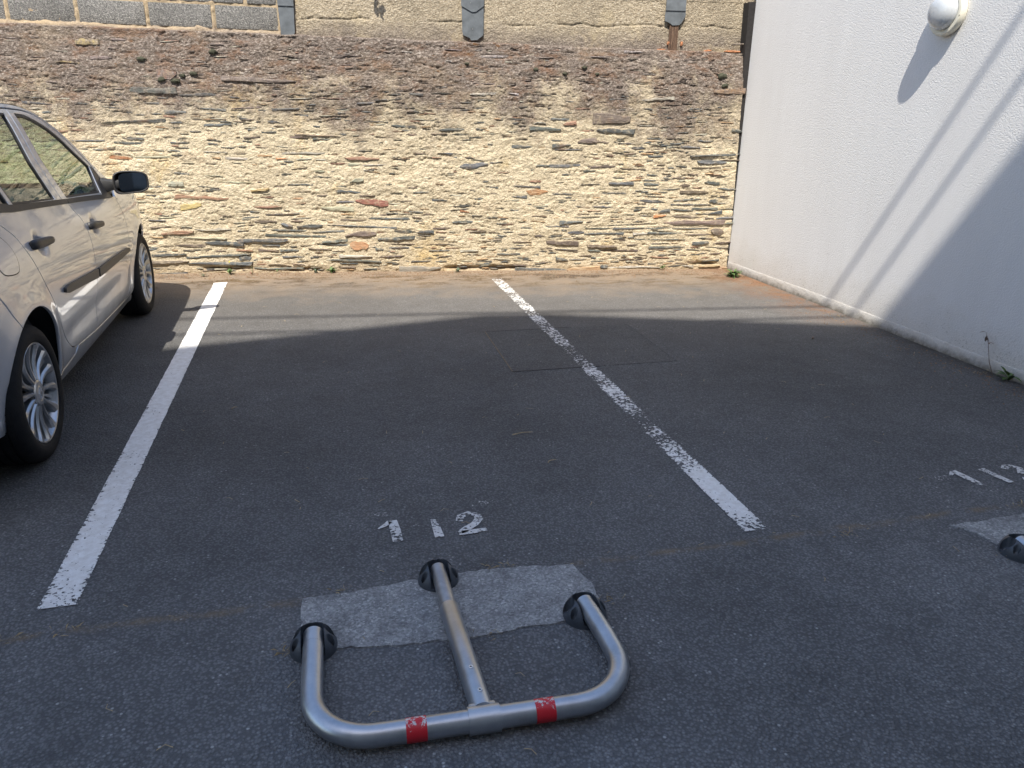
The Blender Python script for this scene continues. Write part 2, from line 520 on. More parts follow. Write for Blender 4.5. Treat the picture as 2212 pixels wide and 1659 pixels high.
wc = kw.mix(kw.math('MULTIPLY', kw.ramp(kw.noise(kw.pos((1, 1, 6)), 3.0, 6, 0.75), [(0.66, 0.0), (0.74, 1.0)]), kw.mrange(kw.math('ABSOLUTE', kw.math('SUBTRACT', xyz[2], 0.42)), 0.02, 0.10, 0.4, 0.0)), wc, (0.30, 0.30, 0.29))
kw.set(Base_Color=wc, Roughness=0.92, Normal=kw.bump(hg, 0.0017, 1.0))
kw.b.inputs['Specular IOR Level'].default_value = 0.2
M_WHITE = kw.m

kp = NT('plinth_paint')
p = kp.pos()
xyz = kp.sep(p)
dn = kp.noise(p, 8.0, 7, 0.75)
pc = kp.mix(kp.ramp(dn, [(0.35, 0.0), (0.7, 1.0)]), (0.60, 0.59, 0.565), (0.50, 0.47, 0.42))
low = kp.mrange(kp.math('ADD', xyz[2], kp.math('MULTIPLY', kp.math('SUBTRACT', kp.noise(p, 16.0, 5, 0.7), 0.5), 0.12)), 0.0, 0.055, 1.0, 0.0)
pc = kp.mix(kp.math('MULTIPLY', low, 0.8), pc, (0.10, 0.085, 0.055))
kp.set(Base_Color=pc, Roughness=0.9, Normal=kp.bump(kp.noise(p, 45, 5, 0.7), 0.006))
M_PLINTH = kp.m

wb = empty('white_building', (3.945, 6.80, 0), math.radians(0.40), 'white building wall with pebbly render along the right of the car park', 'building')
# local frame: -y towards the camera, face at x = 0
bm = bmesh.new()
bm_box(bm, 0.0, 6.0, -13.0, 0.0, -0.1, 3.5)
bm_obj('wall', bm, M_WHITE, wb)
box_obj('coping', -0.05, 6.05, -13.05, 0.05, 3.5, 3.58, simple('coping_stone', (0.5, 0.49, 0.46), 0.85), wb, 0.01)
# plinth: rounded skirting that swells a little along its length
vs = []; fs = []
prof = [(0.002, 0.082), (-0.0012, 0.076), (-0.003, 0.066), (-0.004, 0.045), (-0.006, 0.0), (-0.007, -0.05)]
N = 260
for i in range(N + 1):
    y = -13.0 * i / N
    jx = 0.004 * float(fbm(np.array([y * 1.1]), np.array([0.3]), 5)[0])
    jz = 0.016 * float(fbm(np.array([y * 0.8]), np.array([1.3]), 9)[0])
    for j, (x, z) in enumerate(prof):
        vs.append((x + 0.4 * jx * (j > 0), y, z + (jz if z > 0.04 else 0)))
    if i:
        for j in range(len(prof) - 1):
            a = (i - 1) * len(prof) + j; b = i * len(prof) + j
            fs.append((a, b, b + 1, a + 1))
mesh_obj('plinth', vs, fs, M_PLINTH, wb, smooth=True)

# round bulkhead lamp
LX = 3.955
lamp = empty('bulkhead_lamp', (LX, 4.450, 2.105), 0, 'round white bulkhead wall lamp with frosted dome on the white wall', 'lamp')
M_CREAM = simple('cream_plastic', (0.72, 0.69, 0.58), 0.42, 0, 20, 0.06)
kf = NT('frosted_glass')
kf.set(Base_Color=(0.62, 0.65, 0.68), Roughness=0.22, Coat_Weight=0.6, Coat_Roughness=0.08,
       Normal=kf.bump(kf.noise(kf.coord(), 120, 2), 0.0015, 0.4))
kf.b.inputs['Transmission Weight'].default_value = 0.25
bm = bmesh.new()
lathe(bm, [(0.0, 0.004), (0.132, 0.004), (0.138, -0.006), (0.138, -0.034), (0.132, -0.043), (0.120, -0.046), (0.110, -0.044), (0.106, -0.034)], 56, 'x')
bm_obj('ring', bm, M_CREAM, lamp, True, 35)
bm = bmesh.new()
pr = [(0.106, -0.036), (0.106, -0.050)]
for i in range(1, 12):
    a = i * PI / 2 / 11
    pr.append((0.106 * math.cos(a) ** 0.8, -0.050 - 0.072 * math.sin(a)))
pr[-1] = (0.0005, pr[-1][1])
lathe(bm, pr, 56, 'x')
bm_obj('dome', bm, kf.m, lamp, True, 60)
bm = bmesh.new()
lathe(bm, [(0.0005, -0.046), (0.006, -0.0465), (0.008, -0.043), (0.008, -0.03)], 14, 'x')
o = bm_obj('screw', bm, simple('dull_screw', (0.35, 0.33, 0.28), 0.5, 0.6), lamp, True, 40)
o.location = (0.002, -0.122, -0.03)
bm = bmesh.new()
bm_box(bm, -0.04, -0.012, -0.008, 0.008, -0.1405, -0.132, 0.002)
bm_obj('drain_tab', bm, M_CREAM, lamp, True, 40)

# ================================================================== the stone wall
S0 = Vector((-1.54665, 7.58164, 0))
WRZ = math.atan2(-0.14352473, 0.98964673)
WALL = empty('stone_wall', S0, WRZ, 'old slate rubble wall with sandy mortar and lichened sloping top closing the car park', 'wall')
WM = Matrix.Translation(S0) @ Matrix.Rotation(WRZ, 4, 'Z')

def ztop(u): return 2.105 - 0.0195 * u
def uright(z): return 5.553 - 0.028 * z
def base_depth(z):
    z = np.asarray(z, float)
    t = np.clip((z - 1.655) / 0.40, 0, 1)
    return 0.005 * np.sin(z * 3.0) * np.clip((1.6 - z) / 0.2, 0, 1) - 0.055 * t ** 1.15

STONES = """
1.2,1.363,0.11,0.028,s 1.57,1.249,0.39,0.052,b 1.4,1.234,0.16,0.031,b 1.61,1.219,0.15,0.023,s 2.1,1.377,0.22,0.033,s 2.35,1.332,0.22,0.036,s 
2.78,1.308,0.24,0.04,s 2.42,1.264,0.1,0.022,b 1.9,1.298,0.16,0.023,r 1.44,1.099,0.37,0.037,g 1.24,1.046,0.1,0.026,o 1.44,1.043,0.13,0.022,g 
1.59,1.037,0.09,0.024,g 1.96,1.044,0.29,0.047,r 1.74,1.002,0.13,0.026,r 1.89,0.998,0.11,0.035,g 2.07,0.993,0.21,0.022,g 1.39,0.962,0.14,0.025,b 
1.57,0.939,0.09,0.023,g 2.76,1.099,0.21,0.045,s 2.99,0.988,0.25,0.077,s 1.39,0.817,0.23,0.023,s 1.9,0.857,0.12,0.056,g 1.83,0.758,0.22,0.041,s 
1.99,0.716,0.14,0.027,b 2.03,0.633,0.29,0.125,R 1.71,0.6,0.29,0.058,g 1.35,0.693,0.1,0.026,n 1.58,0.718,0.1,0.025,b 2.41,0.792,0.09,0.036,b 
2.66,0.675,0.14,0.027,s 2.49,0.75,0.14,0.019,s 1.79,0.661,0.18,0.023,s 1.2,0.548,0.3,0.021,s 2.18,0.506,0.37,0.029,s 2.85,0.594,0.17,0.026,s 
2.9,0.571,0.09,0.034,o 1.44,0.442,0.23,0.044,s 1.23,0.445,0.1,0.047,s 1.33,0.484,0.11,0.023,b 1.93,0.433,0.62,0.024,s 1.91,0.365,0.28,0.086,b 
1.89,0.253,0.17,0.097,Q 1.25,0.399,0.31,0.031,s 1.61,0.385,0.29,0.026,s 1.33,0.349,0.58,0.038,s 0.99,0.305,0.43,0.043,s 1.67,0.296,0.23,0.043,s 
1.63,0.263,0.31,0.027,s 2.25,0.321,0.33,0.054,s 2.33,0.388,0.2,0.037,s 2.52,0.385,0.15,0.043,s 2.67,0.413,0.15,0.027,b 2.67,0.268,0.31,0.041,b 
2.65,0.195,0.2,0.03,s 2.29,0.27,0.24,0.017,b 2.26,0.23,0.19,0.019,s 1.04,0.211,0.18,0.041,b 1.23,0.21,0.17,0.036,s 1.52,0.22,0.21,0.027,b 
2.08,0.215,0.08,0.036,s 0.82,0.138,0.11,0.069,s 1.01,0.147,0.1,0.029,s 1.13,0.084,0.2,0.043,b 1.31,0.081,0.11,0.038,b 1.12,0.034,0.44,0.049,s 
1.85,0.109,0.44,0.028,s 1.85,0.155,0.3,0.043,g 2.19,0.145,0.22,0.028,b 2.46,0.022,0.38,0.073,g 2.03,-0.013,0.41,0.027,s 2.48,0.098,0.2,0.019,s 
4.27,1.413,0.34,0.129,b 3.65,1.323,0.29,0.053,s 3.6,1.387,0.11,0.049,g 3.79,1.409,0.17,0.033,s 3.88,1.377,0.12,0.045,r 4.32,1.308,0.35,0.06,s 
4.05,1.226,0.17,0.061,b 4.2,1.214,0.13,0.036,b 3.81,1.175,0.17,0.043,s 3.44,1.163,0.19,0.041,s 3.88,1.141,0.25,0.017,s 4.41,1.199,0.21,0.029,s 
4.69,1.244,0.13,0.019,s 5.05,1.169,0.19,0.03,s 5.2,1.225,0.15,0.028,s 5.49,1.323,0.1,0.043,s 4.72,1.084,0.14,0.026,s 3.84,0.995,0.3,0.039,s 
3.64,0.995,0.12,0.028,s 4.2,0.984,0.26,0.042,b 4.09,0.948,0.12,0.018,s 5.31,1.099,0.48,0.054,s 5.28,1.036,0.28,0.045,s 5.23,0.987,0.28,0.051,b 
5.45,1.057,0.19,0.026,b 5.1,0.923,0.1,0.046,b 4.7,0.912,0.1,0.026,s 4.4,0.833,0.23,0.043,s 4.7,0.823,0.15,0.037,s 5.03,0.811,0.1,0.057,b 
5.3,0.827,0.15,0.075,s 5.46,0.782,0.2,0.032,s 5.13,0.744,0.27,0.065,b 4.89,0.778,0.18,0.032,s 3.59,0.744,0.2,0.101,Q 3.42,0.705,0.14,0.037,s 
3.48,0.802,0.27,0.021,s 5.07,0.676,0.27,0.032,s 5.11,0.631,0.39,0.031,s 5.33,0.67,0.08,0.043,s 5.39,0.643,0.13,0.035,s 4.23,0.611,0.19,0.027,s 
4.25,0.651,0.14,0.027,s 4.58,0.584,0.08,0.026,s 4.74,0.591,0.07,0.031,s 4.84,0.579,0.11,0.043,s 5.02,0.582,0.22,0.036,s 5.25,0.595,0.25,0.033,s 
5.49,0.594,0.17,0.022,s 5.36,0.558,0.13,0.061,s 5.23,0.55,0.14,0.025,s 4.65,0.53,0.16,0.033,s 4.8,0.524,0.12,0.044,o 5.08,0.515,0.31,0.038,b 
5.46,0.508,0.2,0.03,s 5.16,0.46,0.6,0.06,b 5.52,0.451,0.1,0.044,s 4.52,0.447,0.51,0.019,s 3.93,0.466,0.22,0.044,s 3.79,0.431,0.22,0.027,s 
4.2,0.408,0.26,0.028,s 4.53,0.41,0.34,0.022,s 5.12,0.404,0.36,0.039,s 4.81,0.411,0.23,0.022,s 3.98,0.369,0.16,0.036,s 4.26,0.356,0.39,0.033,s 
4.62,0.355,0.14,0.033,g 4.87,0.358,0.34,0.035,s 5.21,0.344,0.29,0.039,b 5.4,0.373,0.12,0.089,b 3.62,0.334,0.1,0.039,b 4.82,0.3,0.5,0.039,s 
4.53,0.313,0.06,0.028,s 5.24,0.26,0.16,0.051,s 5.47,0.266,0.19,0.045,b 4.92,0.223,0.37,0.031,s 5.43,0.217,0.28,0.02,s 3.85,0.264,0.3,0.066,b 
4.24,0.234,0.28,0.044,b 4.55,0.243,0.11,0.033,b 3.89,0.201,0.22,0.02,s 4.17,0.189,0.12,0.025,s 4.42,0.19,0.38,0.025,b 5.41,0.152,0.13,0.042,b 
3.85,0.109,0.12,0.063,s 4.01,0.103,0.17,0.025,s 4.08,0.142,0.12,0.019,b 3.65,0.005,0.48,0.051,s 4.07,0.01,0.31,0.068,n 4.27,0.034,0.08,0.04,s 
4.57,0.024,0.54,0.032,g 5.36,0.022,0.21,0.046,t 5.52,0.009,0.12,0.035,t 5.13,0.027,0.12,0.04,g 0.2,1.609,0.37,0.078,s 0.57,1.58,0.3,0.038,s 
0.36,1.434,0.18,0.041,s -0,1.356,0.51,0.05,s 0.17,1.506,0.12,0.023,s -0.78,1.496,0.25,0.04,s -0.72,1.421,0.07,0.029,s -0.42,1.189,0.29,0.022,s 
-0.16,1.048,0.2,0.042,o 0.1,1.053,0.32,0.026,g 0.66,1.102,0.21,0.041,g 0.84,1.043,0.19,0.038,g 0.5,0.704,0.46,0.055,r 0.28,0.823,0.13,0.062,g 
0.81,0.837,0.31,0.039,g 1.02,0.768,0.16,0.058,y 0.39,0.617,0.18,0.079,y 0.24,0.385,0.28,0.044,r 0.56,0.401,0.31,0.057,g 0.43,0.334,0.46,0.049,g 
0.65,0.279,0.34,0.057,s 0.34,0.264,0.28,0.041,b 0.13,0.165,0.3,0.057,s 0.35,0.148,0.13,0.028,s 0.64,0.164,0.45,0.058,s 0.12,0.098,0.34,0.066,b 
0.59,0.095,0.57,0.057,s 0.06,0.01,0.21,0.045,s 0.17,-0.002,0.22,0.034,s 0.06,0.334,0.16,0.035,n 1,0.308,0.43,0.046,s 1.1,1.708,0.6,0.05,p 
-0.2,1.867,0.17,0.037,p -0.3,1.994,0.18,0.069,y -0.47,1.836,0.2,0.042,y 0.33,1.736,0.16,0.113,r -0.04,2.013,0.13,0.027,p 0.76,1.995,0.13,0.024,p 
3.18,1.935,0.24,0.029,w 4.7,1.599,0.3,0.047,w 3.35,1.622,0.1,0.03,w 5.38,1.671,0.3,0.062,n 4.46,1.994,0.18,0.025,w 3.08,1.619,0.23,0.037,w 
2.81,1.982,0.15,0.02,p 2.47,1.606,0.12,0.032,s 2.71,1.625,0.2,0.032,s 3.64,1.931,0.16,0.021,p 5.45,2.079,0.13,0.025,b 4.14,1.946,0.16,0.025,p"""
stone_list = []
for s_ in STONES.split():
    a = s_.split(',')
    stone_list.append((float(a[0]), float(a[1]), float(a[2]), float(a[3]), a[4]))
SCOL = {'s': (0.092, 0.100, 0.100), 'g': (0.33, 0.315, 0.25), 'b': (0.135, 0.106, 0.086), 'r': (0.22, 0.125, 0.085), 'R': (0.20, 0.085, 0.060), 'Q': (0.29, 0.155, 0.080),
        'o': (0.38, 0.175, 0.075), 'n': (0.33, 0.21, 0.115), 'y': (0.42, 0.32, 0.16), 't': (0.40, 0.29, 0.18), 'p': (0.165, 0.130, 0.115), 'w': (0.33, 0.31, 0.285)}
rs = random.Random(11)
def clash(u, z, w, hgt, L):
    for a in L:
        if abs(a[0] - u) < (a[2] + w) * 0.5 + 0.008 and abs(a[1] - z) < (a[3] + hgt) * 0.5 + 0.004:
            return True
    return False
# 300 stones that show largest are parts; the loose small slivers go into one stuff mesh
def dens(u, z):
    if z > 1.66: return 0.24
    d = 0.13 + 0.75 * max(0.0, 1 - z / 0.80)
    if u > 4.1 and z < 1.25: d = max(d, 0.85 * min(1, (u - 4.1) / 0.5))
    if u < 0.9 and z > 1.0: d = max(d, 0.38)
    if z > 1.25: d = max(d, 0.30)
    return min(d, 1.0)
tries = 0
while len(stone_list) < 300 and tries < 20000:
    tries += 1
    u = rs.uniform(-1.5, 5.45); z = rs.uniform(0.03, 1.62)
    w = rs.uniform(0.09, 0.26); hgt = rs.uniform(0.013, 0.034)
    if u + w / 2 > uright(z) - 0.01 or rs.random() > dens(u, z) or clash(u, z, w, hgt, stone_list): continue
    stone_list.append((u, z, w, hgt, rs.choice('sssbbgrs')))
small = []
tries = 0
while len(small) < 1450 and tries < 40000:
    tries += 1
    u = rs.uniform(-1.6, 5.5); z = rs.uniform(0.02, 2.02)
    w = rs.uniform(0.03, 0.13) * (1.25 if rs.random() < .2 else 1); hgt = rs.uniform(0.006, 0.017)
    if z > ztop(u) - 0.03 or u + w / 2 > uright(z) - 0.008 or rs.random() > dens(u, z) or clash(u, z, w, hgt, stone_list): continue
    if rs.random() < 0.5 and clash(u, z, w, hgt, small[-150:]): continue
    c = rs.choice('ssssbbggrn') if z < 1.66 else rs.choice('pppppbwgr')
    small.append((u, z, w, hgt, c))

# mortar height field
du = 0.0075
us = np.arange(-1.7, 5.5531, du)
zs = np.arange(-0.06, 2.16, du)
UU, ZZ = np.meshgrid(us, zs)
KU = (UU + 1.7) / (5.553 + 1.7)
UU = -1.7 + KU * (uright(ZZ) + 1.7)
lowz = np.clip((1.70 - ZZ) / 0.10, 0, 1)
D = base_depth(ZZ)
D = D + 0.016 * fbm(UU * 3.3, ZZ * 5.0, 3, 3)
D = D + (0.0070 * lowz + 0.010 * (1 - lowz)) * fbm(UU * 9.0, ZZ * 22.0, 31, 4, 0.55)
D = D + 0.0055 * fbm(UU * 45.0, ZZ * 55.0, 77, 3, 0.6)
cr = vnoise(UU * 7.0 + 3 * fbm(UU * 3, ZZ * 3, 5), ZZ * 26.0 + 1.5 * fbm(UU * 5, ZZ * 5, 8), 51)
gate = np.clip(fbm(UU * 2.0, ZZ * 3.0, 61, 3) * 3 + 0.75, 0, 1)
D = D - 0.011 * np.exp(-(cr / 0.035) ** 2) * gate ** 2 * (1.15 - 0.35 * lowz)
fronts = {}
def sink(u, z, w, hgt, front, deep):
    i0 = max(0, int((z - hgt * 0.7 - zs[0]) / du)); i1 = min(len(zs) - 1, int((z + hgt * 0.7 - zs[0]) / du) + 1)
    k0 = max(0, int((u - w * 0.65 + 1.7) / du)); k1 = min(len(us) - 1, int((u + w * 0.65 + 1.7) / du) + 2)
    sub = (slice(i0, i1 + 1), slice(k0, k1 + 1))
    e = (np.abs((UU[sub] - u) / (w * 0.53)) ** 2.6 + np.abs((ZZ[sub] - z) / (hgt * 0.60)) ** 2.4)
    m = np.clip((1.12 - e) / 0.28, 0, 1)
    D[sub] = D[sub] * (1 - m) + np.minimum(D[sub], front - deep) * m
    # shadow crevice just under the stone
    g = np.exp(-(((ZZ[sub] - (z - hgt * 0.58)) / 0.006) ** 2)) * np.clip(1.1 - np.abs((UU[sub] - u) / (w * 0.5)) ** 4, 0, 1)
    D[sub] = D[sub] - 0.0045 * g * (0.3 + rs.random())
for i, (u, z, w, hgt, c) in enumerate(stone_list):
    loc = float(base_depth(z)) + 0.016 * float(fbm(np.array([u * 3.3]), np.array([z * 5.0]), 3, 3)[0])
    f = loc + rs.uniform(-0.001, 0.0065) + (0.008 if hgt > 0.042 else 0) + (0.003 if z < 0.5 else 0)
    fronts[i] = f
    sink(u, z, w, hgt, f, 0.0055)
sf = []
for (u, z, w, hgt, c) in small:
    loc = float(base_depth(z)) + 0.016 * float(fbm(np.array([u * 3.3]), np.array([z * 5.0]), 3, 3)[0])
    f = loc + (rs.uniform(0.000, 0.006) if z < 1.6 else rs.uniform(-0.005, 0.002))
    sf.append(f)
    if w > 0.05: sink(u, z, w, hgt, f, 0.004)
lap = fbm(UU * 38.0, ZZ * 60.0, 91, 3, 0.6)
D = D + 0.0065 * np.clip(lap, -0.1, 1) * np.clip((ZZ - 0.25) / 0.4, 0.35, 1) + 0.005 * fbm(UU * 90.0, ZZ * 95.0, 97, 2)
# hollow gaps along the foot of the wall
for ug, wg, zg in ((0.62, 0.34, 0.045), (2.86, 0.30, 0.030), (3.25, 0.45, 0.028), (5.30, 0.22, 0.055), (1.35, 0.28, 0.03)):
    D = D - 0.05 * np.exp(-((UU - ug) / (wg * 0.5)) ** 4) * np.exp(-((ZZ - zg) / 0.016) ** 2)
D = D - 0.16 * np.clip((ZZ - ztop(UU) - 0.012 * fbm(UU * 6.0, ZZ * 0 + 0.4, 71)) / 0.018, 0, 1)
ny, nx = UU.shape
V = np.stack([UU, -D, ZZ], -1).reshape(-1, 3)
idx = np.arange(ny * nx).reshape(ny, nx)
F = np.stack([idx[:-1, :-1], idx[:-1, 1:], idx[1:, 1:], idx[1:, :-1]], -1).reshape(-1, 4)
def grid_mesh(name, V, F, mat, parent, smooth=True):
    me = bpy.data.meshes.new(name)
    me.vertices.add(len(V)); me.vertices.foreach_set('co', V.astype(np.float32).ravel())
    me.loops.add(F.size); me.loops.foreach_set('vertex_index', F.astype(np.int32).ravel())
    me.polygons.add(len(F)); me.polygons.foreach_set('loop_start', np.arange(0, F.size, F.shape[1], dtype=np.int32))
    me.update(calc_edges=True)
    me.materials.append(mat)
    if smooth: me.shade_smooth()
    o = bpy.data.objects.new(name, me)
    return link(o, parent)

km = NT('lime_mortar')
p = km.coord('Object')
xyz = km.sep(p)
g1 = km.noise(p, 150.0, 3, 0.75)
g2 = km.noise(km.coord('Object', (1.0, 1.0, 2.4)), 18.0, 6, 0.72)
g3 = km.noise(p, 2.1, 5, 0.65)
mc = km.ramp(g2, [(0.22, (0.36, 0.290, 0.198)), (0.40, (0.525, 0.442, 0.308)), (0.60, (0.62, 0.540, 0.395)), (0.80, (0.71, 0.65, 0.53))])
mc = km.mix(1.0, mc, km.mix(1.0, km.ramp(g1, [(0.28, 0.58), (0.5, 1.0), (0.72, 1.25)]), km.ramp(km.noise(p, 62.0, 3, 0.7), [(0.30, 0.66), (0.48, 1.0), (0.7, 1.14)]), 'MULTIPLY'), 'MULTIPLY')
# yellow and ochre stains
mc = km.mix(km.math('MULTIPLY', km.ramp(km.noise(km.coord('Object', (1, 1, 0.8), (3, 0, 1)), 1.5, 5, 0.65), [(0.56, 0.0), (0.70, 1.0)]), 0.55), mc, (0.50, 0.33, 0.10))
# sandy rust tone patches
mc = km.mix(km.math('MULTIPLY', km.ramp(km.noise(km.coord('Object', (1, 1, 1.5), (9, 0, 4)), 3.1, 6, 0.7), [(0.58, 0.0), (0.70, 1.0)]), 0.40), mc, (0.34, 0.215, 0.135))
# grey-violet lichen crust: full on the sloping top, patchy below it
ln = km.noise(km.coord('Object', (1.0, 1.0, 0.75)), 1.7, 7, 0.70)
lz = km.mrange(xyz[2], 0.80, 1.92, -0.42, 0.40)
lf = km.mrange(km.math('ADD', km.math('ADD', lz, km.math('MULTIPLY', km.math('SUBTRACT', ln, 0.5), 1.7)), km.math('MULTIPLY', km.math('SUBTRACT', g1, 0.5), 0.75)), -0.13, 0.20)
lc = km.ramp(km.noise(km.coord('Object', (1, 1, 1.6)), 42.0, 6, 0.82), [(0.32, (0.036, 0.027, 0.024)), (0.45, (0.105, 0.082, 0.074)), (0.55, (0.200, 0.165, 0.148)), (0.66, (0.52, 0.47, 0.42))])
lc = km.mix(km.math('MULTIPLY', km.ramp(km.noise(km.coord('Object', (1, 1, 2.0), (2, 0, 6)), 4.0, 6, 0.75), [(0.50, 0.0), (0.62, 1.0)]), 0.6), lc, (0.15, 0.072, 0.040))
lc = km.mix(km.ramp(g3, [(0.50, 0.0), (0.75, 0.40)]), lc, (0.30, 0.225, 0.145))
mc = km.mix(km.math('MULTIPLY', lf, 0.93), mc, lc)
# rust-brown dead moss on the top
mo = km.math('MULTIPLY', km.ramp(km.noise(km.coord('Object', (1, 1, 2.2), (5, 0, 2)), 7.0, 6, 0.7), [(0.63, 0.0), (0.68, 1.0)]), km.mrange(xyz[2], 1.70, 1.80))
mc = km.mix(km.math('MULTIPLY', mo, 0.85), mc, (0.135, 0.062, 0.020))
# white lichen dots
wd = km.math('MULTIPLY', km.ramp(km.noise(p, 34.0, 3, 0.6), [(0.70, 0.0), (0.74, 1.0)]), km.mrange(xyz[2], 1.2, 1.75))
mc = km.mix(km.math('MULTIPLY', wd, 0.7), mc, (0.62, 0.60, 0.55))
# earth splash at the foot
mc = km.mix(km.mrange(km.math('ADD', xyz[2], km.math('MULTIPLY', km.math('SUBTRACT', g2, 0.5), 0.2)), 0.0, 0.12, 0.5, 0.0), mc, (0.27, 0.175, 0.105))
km.set(Base_Color=mc, Roughness=0.95, Normal=km.bump(km.math('ADD', g1, km.math('MULTIPLY', km.voro(p, 95.0), 0.7)), 0.010, 1.0))
km.b.inputs['Specular IOR Level'].default_value = 0.15
M_MORTAR = km.m
grid_mesh('mortar_face', V, F, M_MORTAR, WALL)

# core of the wall behind the face, and the stretch hidden behind the car to the left
box_obj('core', -1.68, 5.46, 0.21, 0.50, -0.06, 2.2, M_MORTAR, WALL)
bm = bmesh.new()
tz = 2.13
for a, b in (((-5.0, -1.66)),):
    q = [(a, 0.0, -0.06), (b, 0.0, -0.06), (b, 0.0, 1.65), (a, 0.0, 1.65), (a, 0.145, tz), (b, 0.145, tz), (a, 0.45, tz), (b, 0.45, tz), (a, 0.45, -0.06), (b, 0.45, -0.06)]
    v = [bm.verts.new(x) for x in q]
    for f in ((0, 1, 2, 3), (3, 2, 5, 4), (4, 5, 7, 6), (6, 7, 9, 8), (0, 3, 4, 6, 8), (1, 9, 7, 5, 2)):
        bm.faces.new([v[i] for i in f])
bm_obj('plain_stretch', bm, M_MORTAR, WALL)

ks = NT('slate_stone')
oi = ks.n('ObjectInfo')
at = ks.n('Attribute', attribute_name='col')
p = ks.pos()
lam = ks.noise(ks.pos((9.0, 9.0, 95.0)), 1.6, 5, 0.7, 0.6)
blot = ks.noise(p, 22.0, 5, 0.7)
base = ks.mix(1.0, oi.outputs['Color'], at.outputs['Color'], 'MULTIPLY')
cst = ks.mix(1.0, base, ks.ramp(lam, [(0.25, 0.55), (0.5, 1.0), (0.78, 1.45)]), 'MULTIPLY')
cst = ks.mix(ks.ramp(blot, [(0.50, 0.0), (0.70, 0.65)]), cst, (0.46, 0.385, 0.27))
cst = ks.mix(ks.ramp(ks.noise(ks.pos((1, 1, 1), (7, 3, 1)), 6.0, 4), [(0.58, 0.0), (0.74, 0.45)]), cst, (0.26, 0.135, 0.065))
zst = ks.sep(p)[2]
cru = ks.math('MULTIPLY', ks.mrange(zst, 1.30, 1.75), ks.ramp(ks.noise(p, 32.0, 5, 0.8), [(0.40, 0.0), (0.55, 1.0)]))
cst = ks.mix(ks.math('MULTIPLY', cru, 0.85), cst, ks.ramp(ks.noise(p, 60, 4, 0.8), [(0.35, (0.06, 0.046, 0.042)), (0.55, (0.18, 0.148, 0.132)), (0.7, (0.42, 0.37, 0.33))]))
ks.set(Base_Color=cst, Roughness=ks.ramp(blot, [(0.3, 0.62), (0.7, 0.9)]), Normal=ks.bump(ks.math('ADD', ks.math('MULTIPLY', lam, 1.4), blot), 0.008))
M_STONE = ks.m

def stone_geo(r, n=12, power=2.6, jag=0.14):
    """unit slab of slate: 1 wide (x), 1 high (z), front about y = 0 looking to -y; ragged, unequal top and bottom edges"""
    m = r.choice((4, 5, 6)) if n > 9 else 4
    hl, hr = r.choice((0.15, 0.3, 0.5, 0.8, 1.0)), r.choice((0.15, 0.3, 0.5, 0.8, 1.0))
    zl, zr = r.uniform(-0.5, 0.5) * (1 - hl), r.uniform(-0.5, 0.5) * (1 - hr)
    bulge = r.uniform(0.0, 0.5)
    def env(x, up):
        t = x + 0.5
        e = (zl + (hl if up else -hl) / 2) * (1 - t) + (zr + (hr if up else -hr) / 2) * t
        lim = 0.5 if up else -0.5
        return e + (lim - e) * bulge * (1 - abs(2 * x) ** 3) * 2 * (1 if abs(lim - e) < 0.5 else 0.8) if bulge < 0.5 else lim
    out = []
    for k in range(m + 1):
        x = 0.5 - k / m + (r.uniform(-0.32, 0.32) / m if 0 < k < m else 0)
        out.append((x, max(-0.45, min(0.55, env(x, True) - r.uniform(0, jag)))))
    for k in range(m + 1):
        x = -0.5 + k / m + (r.uniform(-0.32, 0.32) / m if 0 < k < m else r.uniform(-0.03, 0.03))
        out.append((x, min(0.45, max(-0.55, env(x, False) + r.uniform(0, jag)))))
    out = [(x, z if i <= m else min(z, out[2 * m + 1 - i][1] - 0.06)) for i, (x, z) in enumerate(out)]
    n = len(out)
    ring0 = [(x * 1.04, 1.0, z * 1.10) for x, z in out]
    ring1 = [(x * 0.985, r.uniform(-0.08, 0.22), z * 0.94) for x, z in out]
    mids = [(-0.20, r.uniform(-0.22, 0.12), r.uniform(-.08, .08)), (0.20, r.uniform(-0.22, 0.12), r.uniform(-.08, .08))]
    vs = ring0 + ring1 + mids
    fs = []
    for k in range(n):
        j = (k + 1) % n
        fs.append((k, j, n + j, n + k))
        m = 2 * n if (ring1[k][0] + ring1[j][0]) < 0 else 2 * n + 1
        fs.append((n + k, n + j, m))
    ks_ = [k for k in range(n) if (ring1[k][0] + ring1[(k + 1) % n][0] < 0) != (ring1[(k + 1) % n][0] + ring1[(k + 2) % n][0] < 0)]
    for k in ks_:
        fs.append((n + (k + 1) % n, 2 * n, 2 * n + 1))
    return vs, fs

def white_attr(me):
    ca = me.color_attributes.new('col', 'FLOAT_COLOR', 'POINT')
    ca.data.foreach_set('color', np.ones(len(me.vertices) * 4, np.float32))

